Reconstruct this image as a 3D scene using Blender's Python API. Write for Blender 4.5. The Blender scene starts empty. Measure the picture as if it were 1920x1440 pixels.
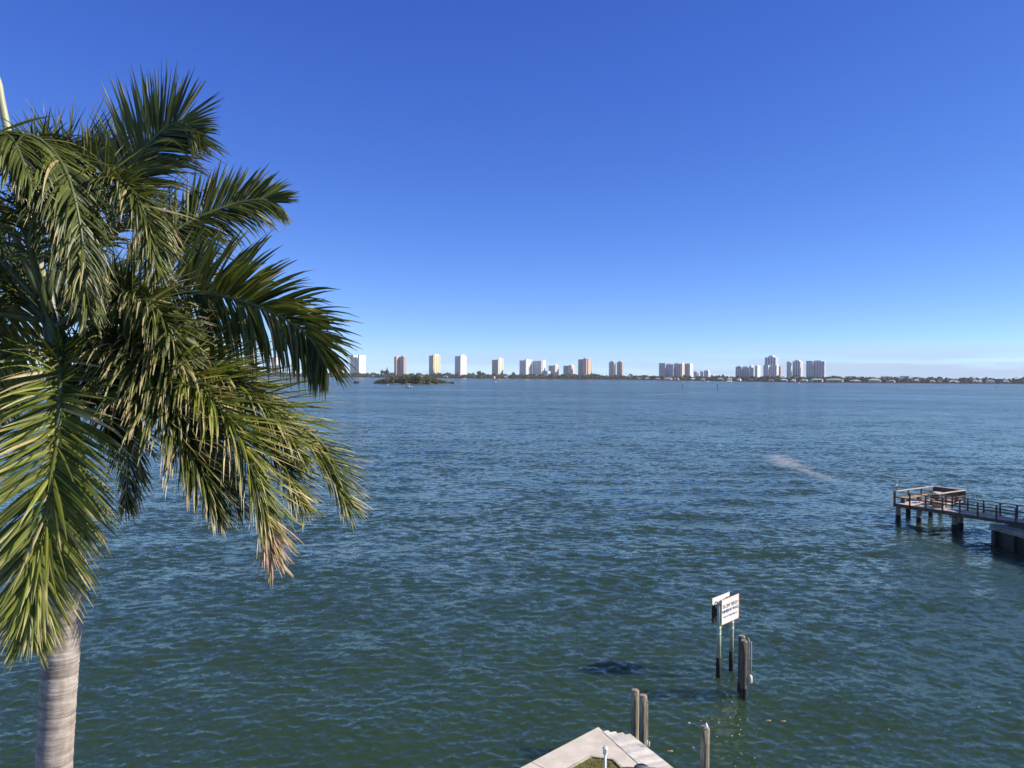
import bpy, bmesh, math, random
import numpy as np
from mathutils import Vector, Matrix, noise as mnoise
R = math.radians
rnd = random.Random(11)
sc = bpy.context.scene
C = sc.collection

# ------------------------------------------------------------------ camera
F = 1443.0                      # focal length in pixels of the 1920 px wide photograph
CAM_H = 12.0
cam_d = bpy.data.cameras.new("camera"); cam = bpy.data.objects.new("camera", cam_d); C.objects.link(cam)
cam_d.sensor_width = 36.0; cam_d.sensor_fit = 'HORIZONTAL'; cam_d.lens = 36.0 * F / 1920.0
cam_d.clip_start = 0.1; cam_d.clip_end = 30000
CM = (Matrix.Rotation(R(90 - 0.64), 3, 'X') @ Matrix.Rotation(R(0.49), 3, 'Z'))
cam.matrix_world = Matrix.Translation((0, 0, CAM_H)) @ CM.to_4x4()
sc.camera = cam
sc.render.resolution_x = 1024; sc.render.resolution_y = 768

# ------------------------------------------------------------------ light
SUN_B, SUN_E = 94.0, 30.0       # bearing clockwise from +Y, elevation
sd = Vector((math.sin(R(SUN_B)) * math.cos(R(SUN_E)), math.cos(R(SUN_B)) * math.cos(R(SUN_E)), math.sin(R(SUN_E))))
sl = bpy.data.lights.new("sun", 'SUN'); sl.energy = 5.0; sl.angle = R(0.5); sl.color = (1.0, 0.91, 0.78)
so = bpy.data.objects.new("sun", sl); C.objects.link(so)
so.rotation_euler = sd.to_track_quat('Z', 'Y').to_euler()
so.location = (0, 0, 60)

w = bpy.data.worlds.new("World"); sc.world = w; w.use_nodes = True
nt = w.node_tree; nt.nodes.clear()
def N(t, k, **kw):
    n = t.nodes.new(k)
    for a, v in kw.items():
        if a in n.inputs: n.inputs[a].default_value = v
        else: setattr(n, a, v)
    return n
def LK(t, a, b): t.links.new(a, b)
sky = N(nt, 'ShaderNodeTexSky'); sky.sky_type = 'NISHITA'; sky.sun_disc = False
sky.sun_elevation = R(SUN_E); sky.sun_rotation = R(SUN_B); sky.altitude = 0
sky.air_density = 0.4; sky.dust_density = 0.0; sky.ozone_density = 3.0
# camera-like colour response of the clear sky (per channel gain and gamma)
sep = N(nt, 'ShaderNodeSeparateColor'); hs = N(nt, 'ShaderNodeCombineColor'); LK(nt, sky.outputs[0], sep.inputs[0])
for ch, (ga, gg) in enumerate(((1.95, 1.22), (1.68, 1.03), (1.60, 0.60))):
    d1 = N(nt, 'ShaderNodeMath', operation='MULTIPLY'); d1.inputs[1].default_value = 0.1; LK(nt, sep.outputs[ch], d1.inputs[0])
    d2 = N(nt, 'ShaderNodeMath', operation='POWER'); d2.inputs[1].default_value = gg; LK(nt, d1.outputs[0], d2.inputs[0])
    d3 = N(nt, 'ShaderNodeMath', operation='MULTIPLY'); d3.inputs[1].default_value = ga * 10 / 1.366; LK(nt, d2.outputs[0], d3.inputs[0])
    LK(nt, d3.outputs[0], hs.inputs[ch])
tc = N(nt, 'ShaderNodeTexCoord')
mp = N(nt, 'ShaderNodeMapping'); mp.inputs['Scale'].default_value = (2.2, 2.2, 34)
LK(nt, tc.outputs['Generated'], mp.inputs[0])
cn = N(nt, 'ShaderNodeTexNoise'); cn.inputs['Scale'].default_value = 1.6; cn.inputs['Detail'].default_value = 6; cn.inputs['Roughness'].default_value = 0.55
LK(nt, mp.outputs[0], cn.inputs['Vector'])
cr = N(nt, 'ShaderNodeMapRange', interpolation_type='SMOOTHSTEP'); cr.inputs[1].default_value = 0.42; cr.inputs[2].default_value = 0.60
LK(nt, cn.outputs[0], cr.inputs[0])
sx = N(nt, 'ShaderNodeSeparateXYZ'); LK(nt, tc.outputs['Generated'], sx.inputs[0])
zr_ = N(nt, 'ShaderNodeMapRange', interpolation_type='SMOOTHSTEP'); zr_.inputs[1].default_value = 0.43; zr_.inputs[2].default_value = 0.62; LK(nt, sx.outputs[2], zr_.inputs[0])
zs_ = N(nt, 'ShaderNodeVectorMath', operation='MULTIPLY'); zs_.inputs[1].default_value = (1.0, 1.0, 0.8); LK(nt, sky.outputs[0], zs_.inputs[0])
zm_ = N(nt, 'ShaderNodeMix', data_type='RGBA'); LK(nt, zr_.outputs[0], zm_.inputs[0]); LK(nt, hs.outputs[0], zm_.inputs[6]); LK(nt, zs_.outputs[0], zm_.inputs[7])
el = N(nt, 'ShaderNodeMapRange', interpolation_type='SMOOTHSTEP'); el.inputs[1].default_value = 0.05; el.inputs[2].default_value = 0.016; el.inputs[3].default_value = 0; el.inputs[4].default_value = 1
LK(nt, sx.outputs[2], el.inputs[0])
ax = N(nt, 'ShaderNodeMapRange'); ax.inputs[1].default_value = -0.2; ax.inputs[2].default_value = 0.45; ax.inputs[3].default_value = 0.35; ax.inputs[4].default_value = 0.95
LK(nt, sx.outputs[0], ax.inputs[0])
m1 = N(nt, 'ShaderNodeMath', operation='MULTIPLY'); LK(nt, cr.outputs[0], m1.inputs[0]); LK(nt, el.outputs[0], m1.inputs[1])
m2 = N(nt, 'ShaderNodeMath', operation='MULTIPLY'); LK(nt, m1.outputs[0], m2.inputs[0]); LK(nt, ax.outputs[0], m2.inputs[1])
mx = N(nt, 'ShaderNodeMix', data_type='RGBA'); LK(nt, m2.outputs[0], mx.inputs[0]); LK(nt, zm_.outputs[2], mx.inputs[6])
CLOUD = mx.inputs[7]; CLOUD.default_value = (3.9, 5.2, 7.0, 1)
bg = N(nt, 'ShaderNodeBackground'); bg.inputs[1].default_value = 0.10
LK(nt, mx.outputs[2], bg.inputs[0])
wo = N(nt, 'ShaderNodeOutputWorld'); LK(nt, bg.outputs[0], wo.inputs[0])
sc.view_settings.view_transform = 'Standard'; sc.view_settings.look = 'None'
sc.view_settings.exposure = 0.45; sc.view_settings.gamma = 1.0

# ------------------------------------------------------------------ helpers
def ray(px, py):
    return CM @ Vector(((px - 960) / F, (720 - py) / F, -1.0))
def at_z(px, py, z):
    d = ray(px, py); t = (z - CAM_H) / d.z
    return Vector((0, 0, CAM_H)) + d * t
def at_Y(px, py, Y):
    d = ray(px, py); return Vector((0, 0, CAM_H)) + d * (Y / d.y)

def tag(o, label=None, cat=None, group=None, kind=None):
    if label: o['label'] = label
    if cat: o['category'] = cat
    if group: o['group'] = group
    if kind: o['kind'] = kind
    return o
def empty(name, loc, label, cat, group=None):
    o = bpy.data.objects.new(name, None); C.objects.link(o); o.location = loc
    o.empty_display_size = 0.3
    return tag(o, label, cat, group)

class MB:
    def __init__(s): s.v = []; s.f = []; s.t = []; s.u = []
    def add(s, vs, fs, tint=0.5, dry=0.0):
        b = len(s.v); s.v += [tuple(p) for p in vs]
        s.f += [tuple(b + i for i in f) for f in fs]
        s.t += [tint] * len(vs)
        s.u += (list(dry) if isinstance(dry, (list, tuple)) else [dry] * len(vs))
    def box(s, c, h, rot=None, tint=0.5, bev=0.0):
        c = Vector(c); vs = []
        for dz in (-1, 1):
            for dx, dy in ((-1, -1), (1, -1), (1, 1), (-1, 1)):
                p = Vector((dx * h[0], dy * h[1], dz * h[2]))
                if rot: p = rot @ p
                vs.append(c + p)
        s.add(vs, [(0, 3, 2, 1), (4, 5, 6, 7), (0, 1, 5, 4), (1, 2, 6, 5), (2, 3, 7, 6), (3, 0, 4, 7)], tint)
    def beam(s, a, b, wd, ht, tint=0.5, up=Vector((0, 0, 1))):
        a = Vector(a); b = Vector(b); d = b - a; L = d.length; d.normalize()
        sd_ = d.cross(up)
        if sd_.length < 1e-4: sd_ = Vector((1, 0, 0))
        sd_.normalize(); u = sd_.cross(d)
        vs = []
        for p in (a, b):
            for i, j in ((-1, -1), (1, -1), (1, 1), (-1, 1)):
                vs.append(p + sd_ * (i * wd / 2) + u * (j * ht / 2))
        s.add(vs, [(0, 1, 2, 3), (4, 7, 6, 5), (0, 4, 5, 1), (1, 5, 6, 2), (2, 6, 7, 3), (3, 7, 4, 0)], tint)
    def tube(s, pts, rad, n=12, cap=True, tint=0.5, wob=0.0):
        pts = [Vector(p) for p in pts]; m = len(pts); b = len(s.v); vs = []
        ref = Vector((0.3, 1, 0.1)) if abs((pts[-1] - pts[0]).normalized().y) < 0.9 else Vector((1, 0, 0.1))
        for i, p in enumerate(pts):
            t = (pts[min(i + 1, m - 1)] - pts[max(i - 1, 0)]).normalized()
            a = t.cross(ref).normalized(); c = t.cross(a)
            r = rad[i] if isinstance(rad, (list, tuple)) else rad
            for k in range(n):
                an = 2 * math.pi * k / n
                rr = r * (1 + (wob * math.sin(an * 3 + i * 1.3) if wob else 0))
                vs.append(p + a * (math.cos(an) * rr) + c * (math.sin(an) * rr))
        fs = [(i * n + k, i * n + (k + 1) % n, (i + 1) * n + (k + 1) % n, (i + 1) * n + k) for i in range(m - 1) for k in range(n)]
        if cap: fs += [tuple(range(n))[::-1], tuple((m - 1) * n + k for k in range(n))]
        s.add(vs, fs, tint)
    def prism(s, poly, z0, z1, tint=0.5):
        n = len(poly); vs = [(p[0], p[1], z0) for p in poly] + [(p[0], p[1], z1) for p in poly]
        ar = sum(poly[i][0] * poly[(i + 1) % n][1] - poly[(i + 1) % n][0] * poly[i][1] for i in range(n))
        q = range(n) if ar > 0 else range(n)[::-1]; q = list(q)
        fs = [tuple(n + i for i in q), tuple(q[::-1])]
        for j in range(n):
            a, b_ = q[j], q[(j + 1) % n]; fs.append((a, b_, n + b_, n + a))
        s.add(vs, fs, tint)
    def build(s, name, mat, parent=None, smooth=False, bevel=0.0):
        me = bpy.data.meshes.new(name)
        off = Vector((0, 0, 0))
        if parent is None and s.v:
            a = np.array(s.v); mn = a.min(0); mxx = a.max(0)
            off = Vector(((mn[0] + mxx[0]) / 2, (mn[1] + mxx[1]) / 2, mn[2]))
        elif parent is not None:
            off = world_loc(parent)
        vv = [(p[0] - off.x, p[1] - off.y, p[2] - off.z) for p in s.v]
        me.from_pydata(vv, [], s.f); me.update()
        at = me.attributes.new('tint', 'FLOAT', 'POINT'); at.data.foreach_set('value', s.t)
        at = me.attributes.new('dry', 'FLOAT', 'POINT'); at.data.foreach_set('value', s.u)
        if smooth: me.polygons.foreach_set('use_smooth', [True] * len(me.polygons))
        me.materials.append(mat)
        o = bpy.data.objects.new(name, me); C.objects.link(o)
        if parent is not None: o.parent = parent
        else: o.location = off
        if bevel:
            b = o.modifiers.new('bevel', 'BEVEL'); b.width = bevel; b.segments = 2; b.limit_method = 'ANGLE'
        return o
def world_loc(o):
    p = Vector(o.location)
    while o.parent: o = o.parent; p += Vector(o.location)
    return p

# ------------------------------------------------------------------ materials
def mat(name, col, rough=0.7, var=0.25, nscale=3.0, col2=None, bump=0.0, stretch=(1, 1, 1), spec=0.5, metal=0.0, tintamt=0.0, detail=5, bscale=None, dist=0.02):
    m = bpy.data.materials.new(name); m.use_nodes = True; t = m.node_tree; t.nodes.clear()
    o = N(t, 'ShaderNodeOutputMaterial'); p = N(t, 'ShaderNodeBsdfPrincipled')
    LK(t, p.outputs[0], o.inputs[0])
    p.inputs['Roughness'].default_value = rough; p.inputs['Metallic'].default_value = metal
    p.inputs['Specular IOR Level'].default_value = spec
    tc = N(t, 'ShaderNodeTexCoord'); mp = N(t, 'ShaderNodeMapping'); mp.inputs['Scale'].default_value = stretch
    LK(t, tc.outputs['Object'], mp.inputs[0])
    nz = N(t, 'ShaderNodeTexNoise'); nz.inputs['Scale'].default_value = nscale; nz.inputs['Detail'].default_value = detail; nz.inputs['Roughness'].default_value = 0.6
    LK(t, mp.outputs[0], nz.inputs['Vector'])
    mr = N(t, 'ShaderNodeMapRange'); mr.inputs[1].default_value = 0.3; mr.inputs[2].default_value = 0.7
    LK(t, nz.outputs[0], mr.inputs[0])
    mx = N(t, 'ShaderNodeMix', data_type='RGBA')
    c2 = col2 or tuple(max(0, c * (1 - var * 1.6)) for c in col)
    mx.inputs[6].default_value = (*c2, 1); mx.inputs[7].default_value = (*[min(1, c * (1 + var * 0.4)) for c in col], 1)
    LK(t, mr.outputs[0], mx.inputs[0])
    out = mx.outputs[2]
    if tintamt:
        a = N(t, 'ShaderNodeAttribute'); a.attribute_name = 'tint'
        mt = N(t, 'ShaderNodeMapRange'); mt.inputs[3].default_value = 1 - tintamt; mt.inputs[4].default_value = 1 + tintamt
        LK(t, a.outputs['Fac'], mt.inputs[0])
        vm = N(t, 'ShaderNodeVectorMath', operation='SCALE'); LK(t, out, vm.inputs[0]); LK(t, mt.outputs[0], vm.inputs['Scale'])
        out = vm.outputs[0]
    LK(t, out, p.inputs['Base Color'])
    if bump:
        b = N(t, 'ShaderNodeBump'); b.inputs['Strength'].default_value = bump; b.inputs['Distance'].default_value = dist
        n2 = N(t, 'ShaderNodeTexNoise'); n2.inputs['Scale'].default_value = bscale or nscale * 4; n2.inputs['Detail'].default_value = 6
        LK(t, mp.outputs[0], n2.inputs['Vector']); LK(t, n2.outputs[0], b.inputs['Height']); LK(t, b.outputs[0], p.inputs['Normal'])
    return m

def leaf_mat(name, dark, light, drycol, trans=0.3, rough=0.42):
    m = bpy.data.materials.new(name); m.use_nodes = True; t = m.node_tree; t.nodes.clear()
    o = N(t, 'ShaderNodeOutputMaterial'); p = N(t, 'ShaderNodeBsdfPrincipled'); p.inputs['Roughness'].default_value = rough
    p.inputs['Specular IOR Level'].default_value = 0.38
    a = N(t, 'ShaderNodeAttribute'); a.attribute_name = 'tint'
    d = N(t, 'ShaderNodeAttribute'); d.attribute_name = 'dry'
    mx = N(t, 'ShaderNodeMix', data_type='RGBA'); mx.inputs[6].default_value = (*dark, 1); mx.inputs[7].default_value = (*light, 1)
    LK(t, a.outputs['Fac'], mx.inputs[0])
    m2 = N(t, 'ShaderNodeMix', data_type='RGBA'); m2.inputs[7].default_value = (*drycol, 1)
    LK(t, d.outputs['Fac'], m2.inputs[0]); LK(t, mx.outputs[2], m2.inputs[6])
    LK(t, m2.outputs[2], p.inputs['Base Color'])
    m3 = N(t, 'ShaderNodeMix', data_type='RGBA'); m3.inputs[7].default_value = (0.40, 0.25, 0.17, 1)
    s3 = N(t, 'ShaderNodeMath', operation='SUBTRACT', use_clamp=True); s3.inputs[1].default_value = 1.0; LK(t, d.outputs['Fac'], s3.inputs[0]); LK(t, s3.outputs[0], m3.inputs[0])
    cl_ = N(t, 'ShaderNodeClamp'); LK(t, d.outputs['Fac'], cl_.inputs[0]); LK(t, cl_.outputs[0], m2.inputs[0])
    LK(t, m2.outputs[2], m3.inputs[6]); LK(t, m3.outputs[2], p.inputs['Base Color']); m2 = m3
    tr = N(t, 'ShaderNodeBsdfTranslucent')
    vm = N(t, 'ShaderNodeVectorMath', operation='MULTIPLY'); vm.inputs[1].default_value = (1.5, 1.5, 0.5)
    LK(t, m2.outputs[2], vm.inputs[0]); LK(t, vm.outputs[0], tr.inputs[0])
    ms = N(t, 'ShaderNodeMixShader'); ms.inputs[0].default_value = trans
    LK(t, p.outputs[0], ms.inputs[1]); LK(t, tr.outputs[0], ms.inputs[2]); LK(t, ms.outputs[0], o.inputs[0])
    return m

M_conc = mat('concrete', (0.78, 0.70, 0.625), 0.85, 0.16, 2.2, bump=0.35, bscale=30, detail=9)
M_concd = mat('weathered_concrete', (0.30, 0.285, 0.26), 0.9, 0.4, 1.1, bump=0.4)
M_wetshade = mat('shaded_wet_concrete', (0.022, 0.021, 0.018), 0.6, 0.4, 2.0, bump=0.5)  # wet concrete, with the shade on the walls darkened into its colour
M_plank = mat('pale_deck_boards', (0.80, 0.75, 0.71), 0.8, 0.16, 3.0, stretch=(1, 1, 1), tintamt=0.16, bump=0.2)
M_pile = mat('weathered_pile_wood', (0.36, 0.32, 0.23), 0.9, 0.5, 4.0, stretch=(4, 4, 0.35), bump=0.8, bscale=9, dist=0.04)
M_piledk = mat('dark_pile_wood', (0.16, 0.13, 0.10), 0.9, 0.5, 4.0, stretch=(4, 4, 0.4), bump=0.8, bscale=9, dist=0.04)
M_piletop = mat('cut_pile_top', (0.42, 0.33, 0.27), 0.9, 0.35, 12.0, bump=0.3)
M_rail = mat('dark_brown_timber', (0.12, 0.075, 0.06), 0.75, 0.35, 3.0, bump=0.3)
M_railcap = mat('pale_rail_boards', (0.62, 0.54, 0.47), 0.8, 0.25, 2.0, bump=0.2)
M_deck = mat('sun_bleached_deck', (0.74, 0.64, 0.60), 0.85, 0.22, 2.0, tintamt=0.12)
M_bench = mat('tan_bench_wood', (0.50, 0.34, 0.20), 0.8, 0.25, 2.0)
M_white = mat('white_paint', (0.80, 0.80, 0.79), 0.5, 0.06, 3.0)
M_pvc = mat('white_float', (0.74, 0.70, 0.58), 0.5, 0.12, 6.0)
M_rope = mat('pale_rope', (0.55, 0.47, 0.36), 0.9, 0.2, 30.0)
M_glass = mat('lantern_glass', (0.72, 0.72, 0.74), 0.15, 0.05, 6.0)
M_alu = mat('bare_aluminium', (0.62, 0.64, 0.66), 0.55, 0.12, 6.0, metal=0.75)
M_grey = mat('grey_plastic', (0.16, 0.16, 0.19), 0.6, 0.15, 6.0)
M_signw = mat('sign_white', (0.82, 0.81, 0.80), 0.35, 0.05, 5.0)
M_orange = mat('sign_orange', (0.80, 0.42, 0.24), 0.5, 0.1, 8.0)
M_black = mat('sign_black', (0.15, 0.17, 0.26), 0.5, 0.1, 8.0)
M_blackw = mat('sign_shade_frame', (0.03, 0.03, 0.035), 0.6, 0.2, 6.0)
M_guano = mat('pole_white_band', (0.62, 0.64, 0.64), 0.7, 0.15, 9.0)
M_pole = mat('green_grey_pole', (0.50, 0.56, 0.40), 0.6, 0.3, 5.0, stretch=(1, 1, 0.4))
M_poledk = mat('mussel_black', (0.018, 0.017, 0.014), 0.8, 0.5, 20.0, bump=1.0, bscale=30, dist=0.03)
M_grass = mat('lawn_soil', (0.17, 0.17, 0.055), 0.95, 0.35, 8.0, bump=0.6, bscale=60)
M_blade = leaf_mat('grass_blade', (0.10, 0.13, 0.025), (0.36, 0.33, 0.10), (0.5, 0.42, 0.22), 0.25, 0.6)
M_leaf = leaf_mat('palm_leaflet', (0.012, 0.022, 0.006), (0.150, 0.180, 0.040), (0.40, 0.33, 0.17), 0.16, 0.42)
M_leafy = leaf_mat('palm_leaflet_yellow', (0.035, 0.056, 0.010), (0.26, 0.285, 0.05), (0.46, 0.38, 0.19), 0.20, 0.42)
M_rachis = mat('palm_rachis', (0.10, 0.125, 0.05), 0.45, 0.3, 4.0)
M_shaft = mat('palm_crownshaft', (0.06, 0.085, 0.035), 0.4, 0.3, 2.0, stretch=(3, 3, 0.5))
M_spear = mat('palm_spear', (0.42, 0.42, 0.26), 0.5, 0.2, 4.0, stretch=(3, 3, 0.4))

# trunk: ring scars along z
def trunk_mat():
    m = bpy.data.materials.new('palm_trunk_bark'); m.use_nodes = True; t = m.node_tree; t.nodes.clear()
    o = N(t, 'ShaderNodeOutputMaterial'); p = N(t, 'ShaderNodeBsdfPrincipled'); p.inputs['Roughness'].default_value = 0.9
    LK(t, p.outputs[0], o.inputs[0])
    tc = N(t, 'ShaderNodeTexCoord')
    mp = N(t, 'ShaderNodeMapping'); mp.inputs['Scale'].default_value = (0.9, 0.9, 13.0); LK(t, tc.outputs['Object'], mp.inputs[0])
    n1 = N(t, 'ShaderNodeTexNoise'); n1.inputs['Scale'].default_value = 1.6; n1.inputs['Detail'].default_value = 6; n1.inputs['Roughness'].default_value = 0.65
    LK(t, mp.outputs[0], n1.inputs['Vector'])
    n2 = N(t, 'ShaderNodeTexNoise'); n2.inputs['Scale'].default_value = 6; n2.inputs['Detail'].default_value = 6
    mpb = N(t, 'ShaderNodeMapping'); mpb.inputs['Scale'].default_value = (2.5, 2.5, 1.2); LK(t, tc.outputs['Object'], mpb.inputs[0]); LK(t, mpb.outputs[0], n2.inputs['Vector'])
    r = N(t, 'ShaderNodeValToRGB'); e = r.color_ramp.elements
    e[0].position = 0.33; e[0].color = (0.20, 0.165, 0.145, 1); e[1].position = 0.63; e[1].color = (0.44, 0.38, 0.335, 1)
    x = e.new(0.42); x.color = (0.30, 0.25, 0.22, 1)
    LK(t, n1.outputs[0], r.inputs[0])
    mx = N(t, 'ShaderNodeMix', data_type='RGBA', blend_type='MULTIPLY'); mx.inputs[0].default_value = 0.6
    r2 = N(t, 'ShaderNodeValToRGB'); r2.color_ramp.elements[0].position = 0.35; r2.color_ramp.elements[0].color = (0.55, 0.52, 0.5, 1); r2.color_ramp.elements[1].position = 0.6
    LK(t, n2.outputs[0], r2.inputs[0]); LK(t, r.outputs[0], mx.inputs[6]); LK(t, r2.outputs[0], mx.inputs[7])
    LK(t, mx.outputs[2], p.inputs['Base Color'])
    b = N(t, 'ShaderNodeBump'); b.inputs['Strength'].default_value = 0.7; b.inputs['Distance'].default_value = 0.03
    LK(t, n1.outputs[0], b.inputs['Height']); LK(t, b.outputs[0], p.inputs['Normal'])
    return m
M_trunk = trunk_mat()

# ------------------------------------------------------------------ water
def water_mat():
    m = bpy.data.materials.new('bay_water'); m.use_nodes = True; t = m.node_tree; t.nodes.clear()
    o = N(t, 'ShaderNodeOutputMaterial'); p = N(t, 'ShaderNodeBsdfPrincipled')
    LK(t, p.outputs[0], o.inputs[0])
    p.subsurface_method = 'BURLEY'; p.inputs['Subsurface Weight'].default_value = 1.0; p.inputs['Subsurface Radius'].default_value = (1, 1, 1); p.inputs['Subsurface Scale'].default_value = 1.7
    p.inputs['Specular IOR Level'].default_value = 0.0
    gl_ = N(t, 'ShaderNodeBsdfGlossy'); gl_.inputs['Color'].default_value = (0.86, 0.90, 0.76, 1)
    fz = N(t, 'ShaderNodeFresnel'); fz.inputs['IOR'].default_value = 1.37
    mxs = N(t, 'ShaderNodeMixShader'); LK(t, fz.outputs[0], mxs.inputs[0]); LK(t, p.outputs[0], mxs.inputs[1]); LK(t, gl_.outputs[0], mxs.inputs[2]); LK(t, mxs.outputs[0], o.inputs[0])
    la = N(t, 'ShaderNodeAttribute'); la.attribute_name = 'lost'      # slope of the waves too small for the mesh -> microfacet roughness
    l1 = N(t, 'ShaderNodeMath', operation='MULTIPLY'); l1.inputs[1].default_value = 0.36; LK(t, la.outputs['Fac'], l1.inputs[0])
    l2 = N(t, 'ShaderNodeMath', operation='SQRT'); LK(t, l1.outputs[0], l2.inputs[0])
    l3 = N(t, 'ShaderNodeMath', operation='MAXIMUM'); l3.inputs[1].default_value = 0.07; LK(t, l2.outputs[0], l3.inputs[0])
    LK(t, l3.outputs[0], gl_.inputs['Roughness'])
    geo = N(t, 'ShaderNodeNewGeometry')
    def noise3(scale, detail, stretch=(1, 1, 1), rough=0.55):
        mp = N(t, 'ShaderNodeMapping'); mp.inputs['Scale'].default_value = stretch; LK(t, geo.outputs['Position'], mp.inputs[0])
        n = N(t, 'ShaderNodeTexNoise'); n.inputs['Scale'].default_value = scale; n.inputs['Detail'].default_value = detail; n.inputs['Roughness'].default_value = rough
        LK(t, mp.outputs[0], n.inputs['Vector']); return n
    # slicks: large soft patches where the ripple is calmer or stronger
    big = noise3(0.014, 6, (0.4, 1.0, 1), 0.6); big_r = N(t, 'ShaderNodeMapRange'); big_r.inputs[1].default_value = 0.32; big_r.inputs[2].default_value = 0.68
    big_r.inputs[3].default_value = 0.5; big_r.inputs[4].default_value = 1.35; LK(t, big.outputs[0], big_r.inputs[0])
    def perturb(scale, detail, amp, stretch=(1, 1, 1), attr=None):
        n = noise3(scale, detail, stretch)
        s = N(t, 'ShaderNodeVectorMath', operation='SUBTRACT'); s.inputs[1].default_value = (0.5, 0.5, 0.5); LK(t, n.outputs['Color'], s.inputs[0])
        q = N(t, 'ShaderNodeVectorMath', operation='MULTIPLY'); q.inputs[1].default_value = (amp[0], amp[1], 0); LK(t, s.outputs[0], q.inputs[0])
        out = q.outputs[0]
        if attr:
            a = N(t, 'ShaderNodeAttribute'); a.attribute_name = attr
            z = N(t, 'ShaderNodeVectorMath', operation='SCALE'); LK(t, out, z.inputs[0]); LK(t, a.outputs['Fac'], z.inputs['Scale']); out = z.outputs[0]
        return out
    a = perturb(7.0, 5, (0.6, 0.8), (0.9, 1.1, 1))
    b = perturb(1.7, 6, (6.5, 12.0), (0.75, 1.2, 1), 'lost')
    b2 = perturb(0.22, 6, (2.0, 5.5), (0.7, 1.0, 1), 'lost')
    ab = N(t, 'ShaderNodeVectorMath', operation='ADD'); LK(t, b, ab.inputs[0]); LK(t, b2, ab.inputs[1]); b = ab.outputs[0]
    ad = N(t, 'ShaderNodeVectorMath', operation='ADD'); LK(t, a, ad.inputs[0]); LK(t, b, ad.inputs[1])
    sc_ = N(t, 'ShaderNodeVectorMath', operation='SCALE'); LK(t, ad.outputs[0], sc_.inputs[0]); LK(t, big_r.outputs[0], sc_.inputs['Scale'])
    ad2 = N(t, 'ShaderNodeVectorMath', operation='ADD'); LK(t, sc_.outputs[0], ad2.inputs[0]); LK(t, geo.outputs['Normal'], ad2.inputs[1])
    nn = N(t, 'ShaderNodeVectorMath', operation='NORMALIZE'); LK(t, ad2.outputs[0], nn.inputs[0])
    LK(t, nn.outputs[0], p.inputs['Normal']); LK(t, nn.outputs[0], gl_.inputs['Normal']); LK(t, nn.outputs[0], fz.inputs['Normal'])
    # colour: green turbid water, clouds of slightly different tone
    tone = noise3(0.05, 3, (0.6, 1, 1))
    mx = N(t, 'ShaderNodeMix', data_type='RGBA'); mx.inputs[6].default_value = (0.026, 0.052, 0.032, 1); mx.inputs[7].default_value = (0.035, 0.066, 0.043, 1)
    LK(t, tone.outputs[0], mx.inputs[0])
    col = mx.outputs[2]
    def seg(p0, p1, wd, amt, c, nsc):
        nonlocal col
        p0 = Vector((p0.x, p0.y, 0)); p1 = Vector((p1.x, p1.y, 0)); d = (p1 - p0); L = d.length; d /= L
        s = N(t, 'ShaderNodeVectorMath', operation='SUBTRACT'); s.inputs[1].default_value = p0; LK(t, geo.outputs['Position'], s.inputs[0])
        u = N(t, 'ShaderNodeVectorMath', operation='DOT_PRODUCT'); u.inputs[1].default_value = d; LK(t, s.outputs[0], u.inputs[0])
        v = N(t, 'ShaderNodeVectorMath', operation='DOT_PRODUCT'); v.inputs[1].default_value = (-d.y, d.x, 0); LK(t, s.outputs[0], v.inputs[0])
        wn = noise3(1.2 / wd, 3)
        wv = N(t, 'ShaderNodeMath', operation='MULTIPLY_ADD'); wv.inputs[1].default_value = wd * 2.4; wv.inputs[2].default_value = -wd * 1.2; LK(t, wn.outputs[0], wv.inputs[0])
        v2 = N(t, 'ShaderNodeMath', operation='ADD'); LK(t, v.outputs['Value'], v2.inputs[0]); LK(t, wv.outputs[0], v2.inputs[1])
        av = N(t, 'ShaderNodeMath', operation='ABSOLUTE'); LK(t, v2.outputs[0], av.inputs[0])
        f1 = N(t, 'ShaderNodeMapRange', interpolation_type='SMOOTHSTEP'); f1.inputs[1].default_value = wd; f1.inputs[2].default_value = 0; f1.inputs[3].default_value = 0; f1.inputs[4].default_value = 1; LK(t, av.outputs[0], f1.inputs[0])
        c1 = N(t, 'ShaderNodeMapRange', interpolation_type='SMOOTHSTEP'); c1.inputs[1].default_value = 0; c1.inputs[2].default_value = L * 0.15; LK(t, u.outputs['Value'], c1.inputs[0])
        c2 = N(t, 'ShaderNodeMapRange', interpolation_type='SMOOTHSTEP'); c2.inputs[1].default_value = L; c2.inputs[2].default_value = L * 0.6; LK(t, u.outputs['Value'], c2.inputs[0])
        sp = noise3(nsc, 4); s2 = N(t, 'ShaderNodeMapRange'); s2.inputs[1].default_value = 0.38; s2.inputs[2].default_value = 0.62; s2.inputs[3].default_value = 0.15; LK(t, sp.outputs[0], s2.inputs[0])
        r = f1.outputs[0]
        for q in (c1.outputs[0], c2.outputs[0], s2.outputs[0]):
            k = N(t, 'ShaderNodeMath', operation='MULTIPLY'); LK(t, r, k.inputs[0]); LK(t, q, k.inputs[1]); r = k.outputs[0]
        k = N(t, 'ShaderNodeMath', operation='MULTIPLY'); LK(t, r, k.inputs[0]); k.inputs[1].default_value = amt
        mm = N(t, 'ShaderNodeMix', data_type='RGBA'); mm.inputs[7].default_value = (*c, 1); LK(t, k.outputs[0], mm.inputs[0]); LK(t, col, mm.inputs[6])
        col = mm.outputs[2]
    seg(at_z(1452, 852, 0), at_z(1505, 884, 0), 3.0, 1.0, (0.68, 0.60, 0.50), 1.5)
    seg(at_z(1495, 876, 0), at_z(1580, 908, 0), 1.3, 0.8, (0.60, 0.53, 0.45), 1.5)
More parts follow.
